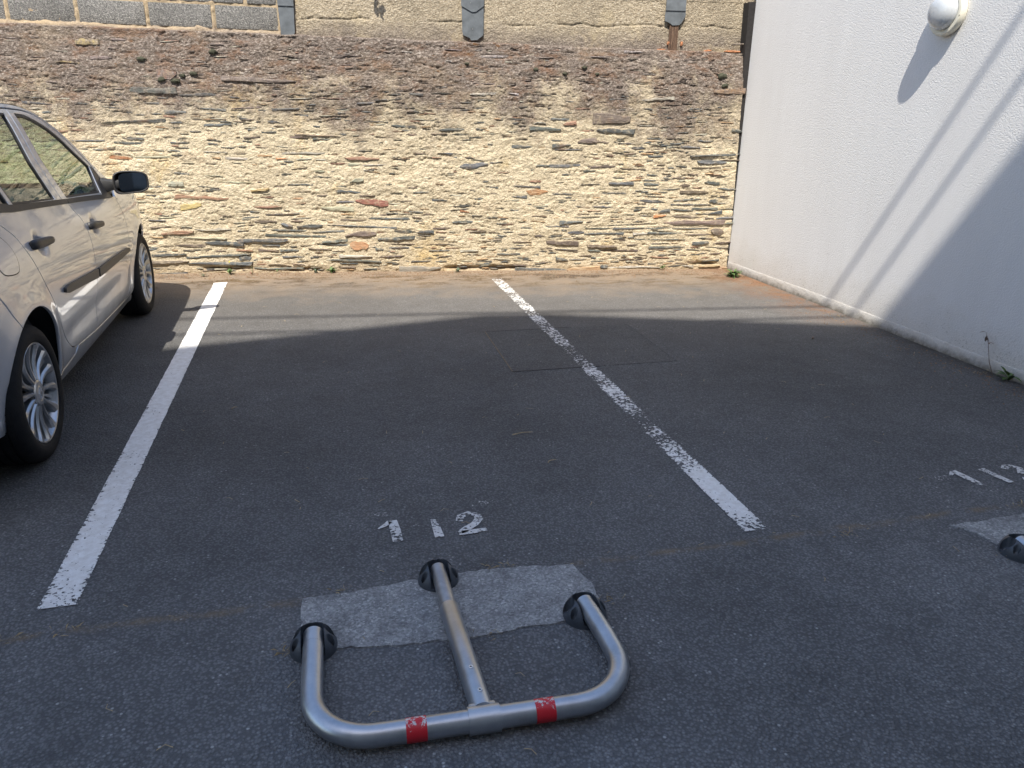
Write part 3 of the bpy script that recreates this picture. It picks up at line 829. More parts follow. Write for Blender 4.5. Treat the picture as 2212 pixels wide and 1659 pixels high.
variants = []
for i in range(36):
    r = random.Random(100 + i)
    vs, fs = stone_geo(r, r.choice((11, 12, 13)), r.choice((1.7, 2.2, 2.6, 3.2, 4.5)), r.uniform(0.10, 0.30))
    me = bpy.data.meshes.new('stone')
    me.from_pydata(vs, [], fs)
    bmx = bmesh.new(); bmx.from_mesh(me); bmesh.ops.recalc_face_normals(bmx, faces=bmx.faces); bmx.to_mesh(me); bmx.free()
    me.materials.append(M_STONE)
    white_attr(me)
    variants.append(me)
for i, (u, z, w, hgt, c) in enumerate(stone_list):
    me = variants[rs.randrange(36)]
    o = bpy.data.objects.new('stone', me)
    link(o, WALL)
    o.location = (u, -fronts[i], z)
    o.scale = (w * rs.choice((-1.04, 1.04)), 0.022, hgt * (0.92 if c in 'sb' else 1.0))
    tilt = -0.12 if z > 1.67 else rs.uniform(-0.06, 0.05)
    o.rotation_euler = (tilt, rs.uniform(-0.055, 0.055) if w > 0.1 else rs.uniform(-0.15, 0.15), rs.uniform(-0.02, 0.02))
    v = rs.uniform(0.75, 1.45)
    cc = SCOL[c]
    o.color = (cc[0] * v, cc[1] * v * rs.uniform(0.95, 1.05), cc[2] * v * rs.uniform(0.9, 1.1), 1)
VS = []; FS = []; CC = []
for (u, z, w, hgt, c), f in zip(small, sf):
    vs, fs = stone_geo(rs, 9, rs.choice((1.5, 2.0, 2.6)), 0.25)
    ang = rs.uniform(-0.09, 0.09)
    b0 = len(VS)
    v = rs.uniform(0.7, 1.4); cc = SCOL[c]
    for x, y, q in vs:
        xx = x * w; zz = q * hgt * 1.1
        VS.append((u + xx * math.cos(ang) - zz * math.sin(ang), -f + y * 0.018, z + xx * math.sin(ang) + zz * math.cos(ang)))
        CC.append((cc[0] * v, cc[1] * v, cc[2] * v, 1))
    FS += [tuple(b0 + t for t in q) for q in fs]
o = mesh_obj('small_stones', VS, FS, M_STONE, WALL)
ca = o.data.color_attributes.new('col', 'FLOAT_COLOR', 'POINT')
ca.data.foreach_set('color', np.array(CC, np.float32).ravel())
o.color = (1, 1, 1, 1)
tag(o, kind='stuff')

# dark moss cushions on the sloping top
kmo = NT('moss')
kmo.set(Base_Color=kmo.ramp(kmo.noise(kmo.pos(), 90, 4, 0.7), [(0.3, (0.020, 0.022, 0.014)), (0.7, (0.085, 0.085, 0.055))]), Roughness=1.0,
        Normal=kmo.bump(kmo.noise(kmo.pos(), 160, 3), 0.008))
for i, (u, z, rr) in enumerate(((0.73, 1.93, 0.032), (0.13, 1.86, 0.030), (0.55, 1.75, 0.026), (0.28, 1.70, 0.030), (0.40, 1.69, 0.030), (0.46, 1.735, 0.022), (3.55, 1.83, 0.022), (4.00, 1.855, 0.020),
                                 (3.82, 1.80, 0.017), (5.30, 1.80, 0.036), (5.33, 1.72, 0.026), (2.93, 1.87, 0.018), (4.12, 1.80, 0.018))):
    bm = bmesh.new()
    bmesh.ops.create_icosphere(bm, subdivisions=3, radius=1.0)
    for v in bm.verts:
        k_ = 1 + 0.5 * float(fbm(np.array([v.co.x * 2.2 + i * 9]), np.array([v.co.z * 2.2 + v.co.y]), 4)[0])
        v.co *= k_
        v.co.x *= rr * 1.25; v.co.z *= rr * 0.7; v.co.y *= rr * 0.7
    yy = -float(base_depth(z)) - 0.002
    bm_obj('moss_cushion', bm, kmo.m, WALL, True, loc=(u, yy, z))

# ------------------------------------------------------------------ upper wall: concrete blocks left, roughcast right
UP = empty('upper_wall', S0, WRZ, 'upper wall above the rubble, grey concrete blocks at left and beige roughcast at right', 'wall')
YU = 0.15
kb = NT('concrete_block')
p = kb.coord('Object')
q = kb.voro(p, 190.0, 'Color')
bc = kb.ramp(kb.sep(q)[0], [(0.0, (0.085, 0.085, 0.082)), (0.5, (0.20, 0.195, 0.185)), (0.9, (0.33, 0.32, 0.30)), (1.0, (0.5, 0.48, 0.44))])
bc = kb.mix(1.0, bc, kb.ramp(kb.noise(kb.pos(), 3.0, 5), [(0.3, 0.82), (0.7, 1.15)]), 'MULTIPLY')
kb.set(Base_Color=bc, Roughness=0.95, Normal=kb.bump(kb.voro(p, 190.0), 0.010))
kj = NT('joint_mortar')
p = kj.pos()
kj.set(Base_Color=kj.mix(1.0, kj.ramp(kj.noise(p, 20, 5, 0.7), [(0.3, (0.36, 0.265, 0.165)), (0.7, (0.56, 0.45, 0.30))]), kj.ramp(kj.noise(p, 150, 3), [(0.3, 0.65), (0.7, 1.2)]), 'MULTIPLY'),
       Roughness=0.95, Normal=kj.bump(kj.noise(p, 130, 4, 0.8), 0.012))
zj = kj.sep(p)[2]
lj = kj.mrange(kj.math('ADD', zj, kj.math('MULTIPLY', kj.math('SUBTRACT', kj.noise(p, 6.0, 6, 0.75), 0.5), 0.35)), 2.05, 2.18, 0.92, 0.0)
cj = kj.b.inputs['Base Color'].links[0].from_socket
kj.set(Base_Color=kj.mix(lj, cj, kj.ramp(kj.noise(p, 60.0, 5, 0.8), [(0.30, (0.060, 0.046, 0.040)), (0.46, (0.150, 0.120, 0.104)), (0.58, (0.25, 0.21, 0.18)), (0.70, (0.50, 0.44, 0.37))])))
joints = (-0.952, -0.387, 0.186, 0.741, 1.300)
rowz = [2.13, 2.335, 2.545, 2.755, 2.965]
for ri in range(4):
    off = 0.0 if ri % 2 == 0 else 0.283
    ul = [-0.952 - 0.567 * k for k in range(7, 0, -1)] + list(joints) if ri % 2 == 0 else [-0.952 - 0.567 * k - off for k in range(6, -1, -1)] + [-0.67, -0.10, 0.463, 1.02, 1.300]
    ul = sorted(set(ul))
    for a, b in zip(ul[:-1], ul[1:]):
        if b - a < 0.12: continue
        g = 0.012 + rs.uniform(0, 0.006)
        dz = -0.0185 * (a + b) / 2
        bm = bmesh.new()
        bm_box(bm, -(b - a) / 2 + g, (b - a) / 2 - g, 0, 0.14, 0.010, rowz[ri + 1] - rowz[ri] - 0.012, 0.006)
        o = bm_obj('block', bm, kb.m, UP, True, 40)
        o.location = ((a + b) / 2, YU + rs.uniform(-0.002, 0.003), rowz[ri] + dz)
        o.rotation_euler = (0, 0.0185, 0)
# joint mortar behind and a ragged smear along the foot of the blocks
un = np.arange(-1.6, 1.31, 0.008); zn = np.arange(1.98, 2.95, 0.008)
U2, Z2 = np.meshgrid(un, zn)
sm = np.clip((2.135 - 0.0185 * U2 + 0.030 * fbm(U2 * 4, Z2 * 0 + 0.5, 12, 4) * 2 - Z2) / 0.03, 0, 1)
D2 = -0.157 + 0.026 * sm + 0.010 * fbm(U2 * 30, Z2 * 30, 15, 4) + 0.006 * fbm(U2 * 4, Z2 * 4, 19)
vj = np.zeros_like(U2)
for jx in joints:
    w_ = 0.013 + 0.010 * fbm(Z2 * 7 + jx * 3, U2 * 0 + 0.2, 23)
    vj = np.maximum(vj, np.clip(1.4 - np.abs(U2 - jx + 0.008 * fbm(Z2 * 9, U2 * 0, 29)) / np.maximum(w_, 0.006), 0, 1) * (Z2 < 2.34))
D2 = D2 + 0.012 * np.clip(vj, 0, 1)
ny, nx = U2.shape
idx = np.arange(ny * nx).reshape(ny, nx)
grid_mesh('joint_mortar', np.stack([U2, -D2, Z2], -1).reshape(-1, 3), np.stack([idx[:-1, :-1], idx[:-1, 1:], idx[1:, 1:], idx[1:, :-1]], -1).reshape(-1, 4), kj.m, UP)
box_obj('core', -5.0, 5.47, 0.20, 0.42, 1.9, 2.96, kj.m, UP)
# roughcast
kr = NT('roughcast')
p = kr.coord('Object')
xyz = kr.sep(p)
c0 = kr.ramp(kr.noise(p, 70, 4, 0.8), [(0.25, (0.14, 0.108, 0.074)), (0.48, (0.35, 0.29, 0.205)), (0.72, (0.60, 0.54, 0.43))])
c0 = kr.mix(1.0, c0, kr.ramp(kr.noise(kr.coord('Object', (1, 1, 0.6)), 2.2, 5, 0.65), [(0.3, 0.72), (0.5, 0.98), (0.75, 1.18)]), 'MULTIPLY')
dk = kr.mrange(kr.math('ADD', xyz[2], kr.math('MULTIPLY', kr.math('SUBTRACT', kr.noise(p, 4.0, 6, 0.7), 0.5), 0.34)), 2.04, 2.22, 0.92, 0.0)
c0 = kr.mix(dk, c0, kr.ramp(kr.noise(p, 75, 4, 0.8), [(0.3, (0.060, 0.046, 0.040)), (0.5, (0.150, 0.122, 0.105)), (0.72, (0.44, 0.39, 0.33))]))
c0 = kr.mix(kr.ramp(kr.noise(kr.coord('Object', (1, 1, 1), (4, 0, 8)), 1.4, 5, 0.7), [(0.55, 0.0), (0.68, 0.5)]), c0, (0.56, 0.46, 0.28))
kr.set(Base_Color=c0, Roughness=0.95, Normal=kr.bump(kr.math('ADD', kr.noise(p, 140, 3, 0.7), kr.math('MULTIPLY', kr.voro(p, 80), 0.6)), 0.012))
un = np.arange(1.285, 5.555, 0.008); zn = np.arange(1.93, 2.97, 0.008)
U3, Z3 = np.meshgrid(un, zn)
U3 = 1.285 + (U3 - 1.285) / (5.55 - 1.285) * (np.where(Z3 < 2.43, uright(Z3), 5.60) - 1.285)
D3 = -0.145 + 0.010 * fbm(U3 * 3, Z3 * 3, 41) + 0.007 * fbm(U3 * 50, Z3 * 50, 43, 3)
ck = np.exp(-((Z3 - (2.215 + 0.03 * fbm(U3 * 5, Z3 * 0, 47, 4))) / 0.006) ** 2) * np.clip(fbm(U3 * 2.2, U3 * 0, 49) * 6, 0, 1)
D3 = D3 - 0.012 * ck
grid_mesh('roughcast_face', np.stack([U3, -D3, Z3], -1).reshape(-1, 3), np.stack([(i := np.arange(U3.size).reshape(U3.shape))[:-1, :-1], i[:-1, 1:], i[1:, 1:], i[1:, :-1]], -1).reshape(-1, 4), kr.m, UP)
M_BRICK = simple('orange_brick', (0.40, 0.175, 0.085), 0.9, 0, 60, 0.4, 0.006)
for (u, z, w, hgt) in ((5.42, 2.020, 0.17, 0.030), (5.18, 2.022, 0.075, 0.022), (4.80, 2.085, 0.022, 0.045), (4.925, 2.075, 0.022, 0.05), (4.74, 2.025, 0.09, 0.016), (5.16, 1.99, 0.03, 0.02)):
    vs, fs = stone_geo(rs, 9, 3.0, 0.25)
    o = mesh_obj('brick', [(x * w, y * 0.03, q * hgt) for x, y, q in vs], fs, M_BRICK, UP)
    o.location = (u, 0.125, z)
box_obj('ledge_slate', 4.66, 5.50, 0.105, 0.16, 1.990, 1.997, simple('ledge_slate', (0.11, 0.10, 0.095), 0.8, 0, 30, 0.3), UP)
box_obj('coping', -5.0, 5.6, 0.08, 0.46, 2.965, 3.03, simple('coping_slab', (0.42, 0.36, 0.27), 0.9, 0, 30, 0.25, 0.004), UP, 0.008)

# slate-clad timber posts
M_SLATE = simple('roof_slate', (0.105, 0.118, 0.130), 0.48, 0, 14, 0.28, 0.0015)
M_ROT = NT('rotten_timber')
f_ = M_ROT.noise(M_ROT.coord('Object', (60, 60, 5)), 2.0, 5, 0.75)
M_ROT.set(Base_Color=M_ROT.ramp(f_, [(0.25, (0.025, 0.014, 0.009)), (0.5, (0.105, 0.062, 0.040)), (0.75, (0.26, 0.175, 0.12))]), Roughness=0.95, Normal=M_ROT.bump(f_, 0.015))
M_ROT = M_ROT.m
M_NAIL = simple('nail', (0.45, 0.44, 0.42), 0.4, 0.8)

def prism(name, poly, y0, y1, mat, parent):
    bm = bmesh.new()
    a = [bm.verts.new((x, y0, z)) for x, z in poly]
    b = [bm.verts.new((x, y1, z)) for x, z in poly]
    bm.faces.new(a); bm.faces.new(b[::-1])
    for i in range(len(poly)):
        j = (i + 1) % len(poly)
        bm.faces.new((a[i], b[i], b[j], a[j]))
    bmesh.ops.triangulate(bm, faces=[f for f in bm.faces if len(f.verts) > 4])
    return bm_obj(name, bm, mat, parent)

def clad_post(u, zb, label, post_w, post_z0, slates, nails):
    e = empty('slate_clad_post', WM @ Vector((u, 0.14, zb)), WRZ, label, 'post', 'slate clad posts on the upper wall')
    box_obj('timber', -post_w / 2, post_w / 2, -0.014, 0.07, post_z0 - zb, 2.94 - zb, M_ROT, e)
    for i, (poly, y) in enumerate(slates):
        prism('slate', [(a - u, b - zb) for a, b in poly], -y - 0.006, -y, M_SLATE, e)
    for (a, b, y) in nails:
        bm = bmesh.new()
        bmesh.ops.create_icosphere(bm, subdivisions=1, radius=0.0028)
        bm_obj('nail', bm, M_NAIL, e, True, loc=(a - u, -y - 0.007, b - zb))
    return e
clad_post(1.37, 2.07, 'narrow slate strip over a post between the concrete blocks and the roughcast', 0.125, 2.085,
          [([(1.301, 2.33), (1.436, 2.33), (1.428, 2.10), (1.415, 2.078), (1.32, 2.074), (1.308, 2.09)], 0.016),
           ([(1.299, 2.62), (1.440, 2.62), (1.437, 2.310), (1.301, 2.312)], 0.024)], [(1.37, 2.30, 0.016)])
clad_post(2.99, 2.06, 'wide slate strip with pointed lower end, middle of the three posts', 0.06, 2.062,
          [([(2.893, 2.38), (3.089, 2.38), (3.087, 2.135), (3.083, 2.112), (3.03, 2.072), (2.975, 2.068), (2.962, 2.088), (2.905, 2.110), (2.897, 2.14)], 0.016),
           ([(2.889, 2.64), (3.091, 2.64), (3.092, 2.350), (3.02, 2.300), (2.985, 2.297), (2.889, 2.346)], 0.024)], [(2.99, 2.16, 0.016), (2.97, 2.37, 0.024)])
clad_post(4.84, 2.0, 'broken slate strip with the rotten timber post showing below it', 0.082, 2.005,
          [([(4.748, 2.37), (4.933, 2.37), (4.936, 2.310), (4.915, 2.270), (4.900, 2.246), (4.880, 2.232), (4.82, 2.228), (4.80, 2.247), (4.768, 2.258), (4.748, 2.262), (4.744, 2.30)], 0.016),
           ([(4.746, 2.64), (4.932, 2.64), (4.930, 2.349), (4.747, 2.350)], 0.024)], [(4.846, 2.245, 0.016)])

# black fill painting the shade of the slot beside the white building
kx = simple('slot_shade_black', (0.016, 0.014, 0.014), 0.9, 0, 50, 0.4)
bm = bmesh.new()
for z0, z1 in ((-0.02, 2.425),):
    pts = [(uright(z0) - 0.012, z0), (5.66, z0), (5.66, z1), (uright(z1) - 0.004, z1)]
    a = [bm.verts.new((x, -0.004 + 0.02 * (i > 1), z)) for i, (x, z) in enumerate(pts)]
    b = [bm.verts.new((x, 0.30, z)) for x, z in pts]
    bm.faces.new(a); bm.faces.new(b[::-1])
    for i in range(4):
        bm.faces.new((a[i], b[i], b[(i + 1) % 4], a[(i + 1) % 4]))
jo = bm_obj('slot_shade_fill', bm, kx)
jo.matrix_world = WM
tag(jo, 'narrow black fill painting the shaded slot between the stone wall and the white wall', 'joint strip')

# ================================================================== tall house behind the camera that shades the car park, and the cables
SH = empty('apartment_house', (0, -3.2, 0), 0, 'tall grey rendered house with gable roof that shades the car park from behind', 'house')
M_HW = simple('house_render', (0.33, 0.31, 0.285), 0.9, 0, 3.0, 0.12)
roofline = [(-12.47, 10.84), (-4.30, 13.80), (-2.38, 14.45), (-1.90, 14.35), (0.78, 12.97), (1.28, 12.81), (7.03, 10.44)]
bm = bmesh.new()
prof = [(roofline[0][0], -0.05)] + [(x, z - 0.12) for x, z in roofline] + [(roofline[-1][0], -0.05)]
a = [bm.verts.new((x, -0.05, z)) for x, z in prof]
b = [bm.verts.new((x, -9.0, z)) for x, z in prof]
bm.faces.new(a); bm.faces.new(b[::-1])
for i in range(len(prof)):
    j = (i + 1) % len(prof)
    bm.faces.new((a[i], b[i], b[j], a[j]))
bm_obj('wall', bm, M_HW, SH)
bm = bmesh.new()
up = [bm.verts.new((x, 0.0, z)) for x, z in roofline]; lo = [bm.verts.new((x, 0.0, z - 0.115)) for x, z in roofline]
up2 = [bm.verts.new((x, -9.2, z)) for x, z in roofline]; lo2 = [bm.verts.new((x, -9.2, z - 0.115)) for x, z in roofline]
for i in range(len(roofline) - 1):
    bm.faces.new((up[i], up[i + 1], up2[i + 1], up2[i])); bm.faces.new((lo[i], lo2[i], lo2[i + 1], lo[i + 1]))
    bm.faces.new((up[i], lo[i], lo[i + 1], up[i + 1])); bm.faces.new((up2[i], up2[i + 1], lo2[i + 1], lo2[i]))
bm.faces.new((up[0], up2[0], lo2[0], lo[0])); bm.faces.new((up[-1], lo[-1], lo2[-1], up2[-1]))
bm_obj('roof', bm, simple('house_slate_roof', (0.09, 0.095, 0.105), 0.7), SH)
M_PANE = simple('dark_pane', (0.03, 0.035, 0.04), 0.08)
M_WFR = simple('window_white', (0.6, 0.6, 0.58), 0.5)
for zz in (1.0, 3.9, 6.6):
    for xx in (-10.5, -7.3, -4.1, -0.9, 2.3, 5.0):
        f = box_obj('window', xx - 0.55, xx + 0.55, -0.06, 0.0, zz, zz + 1.45, M_WFR, SH)
        for s_ in (-1, 1):
            box_obj('pane', xx + (s_ - 1) * 0.26 + 0.03 - 0.02, xx + (s_ + 1) * 0.26 - 0.03 + 0.02, 0.0, 0.008, zz + 0.07, zz + 1.38, M_PANE, f)
M_CABLE = simple('black_cable', (0.02, 0.02, 0.02), 0.6)
for i, (A, B, r_, lab) in enumerate((((-3.182, -0.798, 10.898), (1.808, -0.786, 9.900), 0.020, 'higher overhead cable crossing behind the camera'),
                                     ((-3.156, -1.220, 10.898), (1.809, -1.002, 9.729), 0.020, 'lower overhead cable crossing behind the camera'))):
    A = Vector(A); B = Vector(B); d = (B - A)
    bm = bmesh.new()
    tube(bm, [A - d * 1.6, A, B, B + d * 0.9], r_, 10)
    tag(bm_obj('overhead_cable', bm, M_CABLE, None, True, 50), lab, 'cable', 'overhead cables')
def pole(x, y, h_, lab):
    e = empty('utility_pole', (x, y, 0), 0, lab, 'pole', 'utility poles beyond the frame')
    bm = bmesh.new(); tube(bm, [(0, 0, -0.1), (0, 0, h_)], [0.15, 0.10], 14); bm_obj('shaft', bm, simple('pole_wood', (0.16, 0.12, 0.09), 0.9, 0, 8, 0.3), e, True, 50)
    box_obj('crossarm', -0.06, 0.06, -0.6, 0.6, h_ - 0.35, h_ - 0.23, simple('pole_arm', (0.14, 0.10, 0.08), 0.9), e)
pole(-11.16, -1.01, 12.80, 'tall utility pole carrying the cables, left of the car park')
pole(6.30, -0.87, 9.31, 'shorter utility pole carrying the cables, right of the car park')
# ================================================================== folding parking barriers
kst = NT('brushed_steel')
p = kst.coord('Object')
n1 = kst.noise(p, 9.0, 6, 0.7)
n2 = kst.noise(kst.coord('Object', (300, 300, 300)), 1.0, 3, 0.7)
sc = kst.ramp(n1, [(0.25, (0.36, 0.375, 0.39)), (0.5, (0.49, 0.51, 0.535)), (0.8, (0.61, 0.625, 0.64))])
kst.set(Base_Color=sc, Metallic=0.92, Roughness=kst.ramp(n1, [(0.3, 0.27), (0.7, 0.40)]), Normal=kst.bump(n2, 0.0006, 0.5))
M_STEEL = kst.m
M_STEEL2 = simple('dull_steel', (0.40, 0.40, 0.40), 0.42, 0.9, 25, 0.2)
M_RUBBER = simple('grey_plastic_base', (0.055, 0.064, 0.076), 0.42, 0, 18, 0.25, 0.001)
M_BLACK = simple('black_plastic', (0.018, 0.018, 0.019), 0.55, 0, 30, 0.2)
kred = NT('red_tape')
p = kred.coord('Object')
fl = kred.math('ADD', kred.noise(p, 60, 5, 0.75), kred.math('MULTIPLY', kred.mrange(kred.sep(p)[2], 0.050, 0.068), 0.20))
kred.set(Base_Color=kred.mix(kred.ramp(fl, [(0.68, 0.0), (0.72, 1.0)]), (0.62, 0.018, 0.030), (0.66, 0.64, 0.61)), Roughness=0.38)
M_RED = kred.m

def dome_base(parent, x, y, rz):
    """dark plastic foot: a dome cut by a slot for the tube, two screw pockets and two screw holes"""
    o = empty('tmp')
    bpy.data.objects.remove(o)
    seg = 120; R = 0.069; H = 0.070
    rows = 44
    bm = bmesh.new()
    vv = {}
    def shp(a, t):
        # t = 0 rim, 1 top
        ang = t * PI / 2
        rr = R * math.cos(ang) ** 0.95
        zz = H * math.sin(ang) ** 0.95
        return rr, zz
    grid = []
    for i in range(rows + 1):
        t = i / rows * 0.995
        row = []
        for k in range(seg):
            a = 2 * PI * k / seg
            rr, zz = shp(a, t)
            xx, yy = rr * math.cos(a), rr * math.sin(a)
            # pockets (screw wells) left and right, slightly to the back
            for sx in (-1, 1):
                d = math.hypot((xx - sx * 0.050) / 0.0145, (yy - 0.014) / 0.020)
                if d < 1.15:
                    zz = max(0.004, zz - 0.040 * min(1.0, max(0.0, (1.15 - d) / 0.14)))
                d = math.hypot((xx - sx * 0.050) / 0.0085, (yy + 0.026) / 0.0085)
                if d < 1.2:
                    zz -= 0.026 * min(1.0, max(0.0, (1.2 - d) / 0.3))
            # slot for the tube, open to the front (-y)
            ds = abs(xx) / 0.0285
            yb = 0.046
            dd = ds if yy < yb - 0.0285 else math.hypot(xx, yy - (yb - 0.0285)) / 0.0285
            if dd < 1.14:
                q_ = min(1.0, max(0.0, (1.14 - dd) / 0.05)); zz = zz * (1 - q_) + 0.010 * q_
            row.append(bm.verts.new((xx, yy, zz)))
        grid.append(row)
    for i in range(rows):
        for k in range(seg):
            bm.faces.new((grid[i][k], grid[i][(k + 1) % seg], grid[i + 1][(k + 1) % seg], grid[i + 1][k]))
    bm.faces.new(grid[-1])
    low = [bm.verts.new((v.co.x * 1.02, v.co.y * 1.02, -0.01)) for v in grid[0]]
    for k in range(seg):
        bm.faces.new((low[k], low[(k + 1) % seg], grid[0][(k + 1) % seg], grid[0][k]))
    d = bm_obj('base_dome', bm, M_RUBBER, parent, True, 38)
    d.location = (x, y, 0.004)
    d.rotation_euler = (0, 0, rz)
    for sx in (-1, 1):
        bm = bmesh.new()
        lathe(bm, [(0.0005, 0.026), (0.006, 0.0255), (0.0075, 0.022), (0.0075, 0.012)], 12)
        s = bm_obj('screw', bm, M_STEEL2, d, True, 40)
        s.location = (sx * 0.050, 0.014, -0.012)
    return d

def arc(c, r, a0, a1, n):
    return [(c[0] + r * math.cos(a0 + (a1 - a0) * i / n), c[1] + r * math.sin(a0 + (a1 - a0) * i / n)) for i in range(n + 1)]

def make_barrier(loc, label):
    e = empty('parking_barrier', loc, 0, label, 'parking barrier', 'folding parking barriers')
    # local: bar lies towards -y of the feet
    def L(x, y, z): return (x - 0.30, y - 1.85, z)
    rt = 0.0295
    pts = []
    pts += [(-0.115, 1.910, 0.039), (-0.117, 1.80, 0.039), (-0.119, 1.70, 0.038), (-0.119, 1.655, 0.038)]
    # two rounded corners and the straight bar; the bar is slightly skewed
    for t in range(1, 14):
        a = PI + (PI / 2) * t / 13
        pts.append((0.048 + 0.167 * math.cos(a), 1.652 + 0.167 * math.sin(a), 0.0365))
    for t in range(1, 8):
        f = t / 8
        pts.append((0.048 + (0.562 - 0.048) * f, 1.485 - 0.018 * f, 0.036))
    for t in range(0, 14):
        a = -PI / 2 + (PI / 2) * t / 13
        pts.append((0.562 + 0.166 * math.cos(a), 1.633 + 0.166 * math.sin(a), 0.0365))
    pts += [(0.727, 1.70, 0.038), (0.722, 1.79, 0.039), (0.717, 1.872, 0.039)]
    bm = bmesh.new()
    tube(bm, [L(*q) for q in pts], rt, 32)
    hoop = bm_obj('hoop', bm, M_STEEL, e, True, 50)
    for i in (0, -1):
        a = Vector(L(*pts[i])); b = Vector(L(*pts[1 if i == 0 else -2]))
        d = (b - a).normalized()
        bm = bmesh.new()
        tube(bm, [a - d * 0.003, a + d * 0.052, a + d * 0.056], [rt - 0.002, rt - 0.002, rt + 0.0004], 28)
        bm_obj('end_sleeve', bm, M_STEEL2, hoop, True, 50)
    # centre post: thin inner tube sliding in a thicker sleeve
    bm = bmesh.new()
    tube(bm, [L(0.293, 2.158, 0.040), L(0.295, 1.935, 0.040)], 0.0255, 28)
    inner = bm_obj('inner_post', bm, M_STEEL2, e, True, 50)
    bm = bmesh.new()
    tube(bm, [L(0.295, 1.945, 0.040), L(0.2952, 1.940, 0.040), L(0.310, 1.500, 0.039)], [0.0275, 0.0300, 0.0300], 32)
    post = bm_obj('post', bm, M_STEEL, e, True, 50)
    for (yy, off) in ((1.635, 0.0), (1.545, 0.004)):
        fx = 0.295 + (1.940 - yy) / 0.44 * 0.015
        bm = bmesh.new()
        lathe(bm, [(0.0022, 0.0690), (0.0048, 0.0710), (0.0066, 0.0700), (0.0072, 0.0665)], 16)
        rv = bm_obj('rivet', bm, simple('bright_rivet', (0.72, 0.72, 0.72), 0.3, 0.9), post, True, 40)
        rv.location = L(fx + off, yy, 0.0005)
        bm = bmesh.new()
        lathe(bm, [(0.0002, 0.0703), (0.0026, 0.0703)], 10)
        rv2 = bm_obj('rivet_hole', bm, M_BLACK, post, True, 40)
        rv2.location = L(fx + off, yy, 0.0005)
    # clamp that joins post and bar
    bm = bmesh.new()
    xa, xb = 0.268, 0.350
    f = lambda x: 1.485 - 0.018 * (x - 0.048) / 0.514
    tube(bm, [L(xa, f(xa), 0.036), L(xb, f(xb), 0.036)], 0.0350, 36)
    cl = bm_obj('clamp', bm, M_STEEL, e, True, 50)
    bm = bmesh.new()
    bm_box(bm, -0.036, 0.036, -0.012, 0.036, 0.032, 0.062, 0.006)
    c2 = bm_obj('clamp_tab', bm, M_STEEL, cl, True, 40)
    c2.location = L(0.309, 1.476, 0.0)
    for xm in (0.136, 0.468):
        bm = bmesh.new()
        tube(bm, [L(xm - 0.026, f(xm - 0.026), 0.036), L(xm + 0.026, f(xm + 0.026), 0.036)], rt + 0.0008, 36, False)
        bm_obj('red_band', bm, M_RED, hoop, True, 50)
    dome_base(e, *L(-0.117, 1.897, 0)[:2], 0.0)
    dome_base(e, *L(0.292, 2.146, 0)[:2], 0.02)
    dome_base(e, *L(0.714, 1.858, 0)[:2], 0.14)
    return e

make_barrier((0.30, 1.85, 0.0), 'folded steel hoop barrier with red bands and dark domed feet lying before number 112')
make_barrier((2.800, 1.79, 0.0), 'steel barrier at the right edge of which one dark domed foot shows')
# ================================================================== the silver hatchback
CAR = empty('parked_car', (-2.096, 3.462, 0.0), math.radians(1.39), 'silver five-door hatchback parked nose to the stone wall', 'car')

def cspline(xk, yk):
    xk = np.array(xk, float); yk = np.array(yk, float)
    n = len(xk); h = np.diff(xk)
    A = np.zeros((n, n)); r = np.zeros(n)
    A[0, 0] = A[-1, -1] = 1
    for i in range(1, n - 1):
        A[i, i - 1] = h[i - 1]; A[i, i] = 2 * (h[i - 1] + h[i]); A[i, i + 1] = h[i]
        r[i] = 6 * ((yk[i + 1] - yk[i]) / h[i] - (yk[i] - yk[i - 1]) / h[i - 1])
    m = np.linalg.solve(A, r)
    def f(x):
        x = np.clip(np.asarray(x, float), xk[0], xk[-1])
        i = np.clip(np.searchsorted(xk, x) - 1, 0, n - 2)
        d = x - xk[i]; hh = h[i]
        return yk[i] + d * ((yk[i + 1] - yk[i]) / hh - hh * (2 * m[i] + m[i + 1]) / 6) + d * d * m[i] / 2 + d ** 3 * (m[i + 1] - m[i]) / (6 * hh)
    return f
_prof = cspline([.12, .18, .25, .32, .42, .52, .62, .72, .82, .90, .97, 1.06, 1.2, 1.32, 1.43, 1.5, 1.56],
                [.735, .765, .792, .806, .820, .838, .849, .852, .845, .826, .797, .764, .718, .680, .642, .604, .55])
RA = (0.075, 0.315, 0.352)      # rear arch centre y, z, radius
FA = (2.640, 0.315, 0.352)
HAND = ((0.44, 0.885), (1.385, 0.832))
def side(y, z):
    y = np.asarray(y, float); z = np.asarray(z, float)
    x = _prof(z)
    t = np.maximum(0, y - 2.05); x = x - 0.035 * t ** 2 - 0.055 * t ** 6
    t = np.maximum(0, 0.15 - y); x = x - 0.06 * t ** 2 - 0.55 * t ** 5
    for (cy, cz, cr_) in (RA, FA):
        d = np.hypot(y - cy, z - cz)
        x = x + 0.011 * np.exp(-((d - cr_) / 0.055) ** 2)
    for (cy, cz) in HAND:
        q = ((y - cy - 0.005) / 0.058) ** 2 + ((z - cz) / 0.047) ** 2
        x = x - 0.026 * np.exp(-q ** 2)
    x = x - 0.006 * np.exp(-((z - 0.40) / 0.05) ** 2) * np.clip((y - 0.5) / 0.2, 0, 1) * np.clip((2.1 - y) / 0.2, 0, 1)
    return x
def side_n(y, z):
    e = 0.004
    dy = (side(y + e, z) - side(y - e, z)) / (2 * e); dz = (side(y, z + e) - side(y, z - e)) / (2 * e)
    n = np.stack([np.ones_like(dy), -dy, -dz], -1)
    return n / np.linalg.norm(n, axis=-1, keepdims=True)

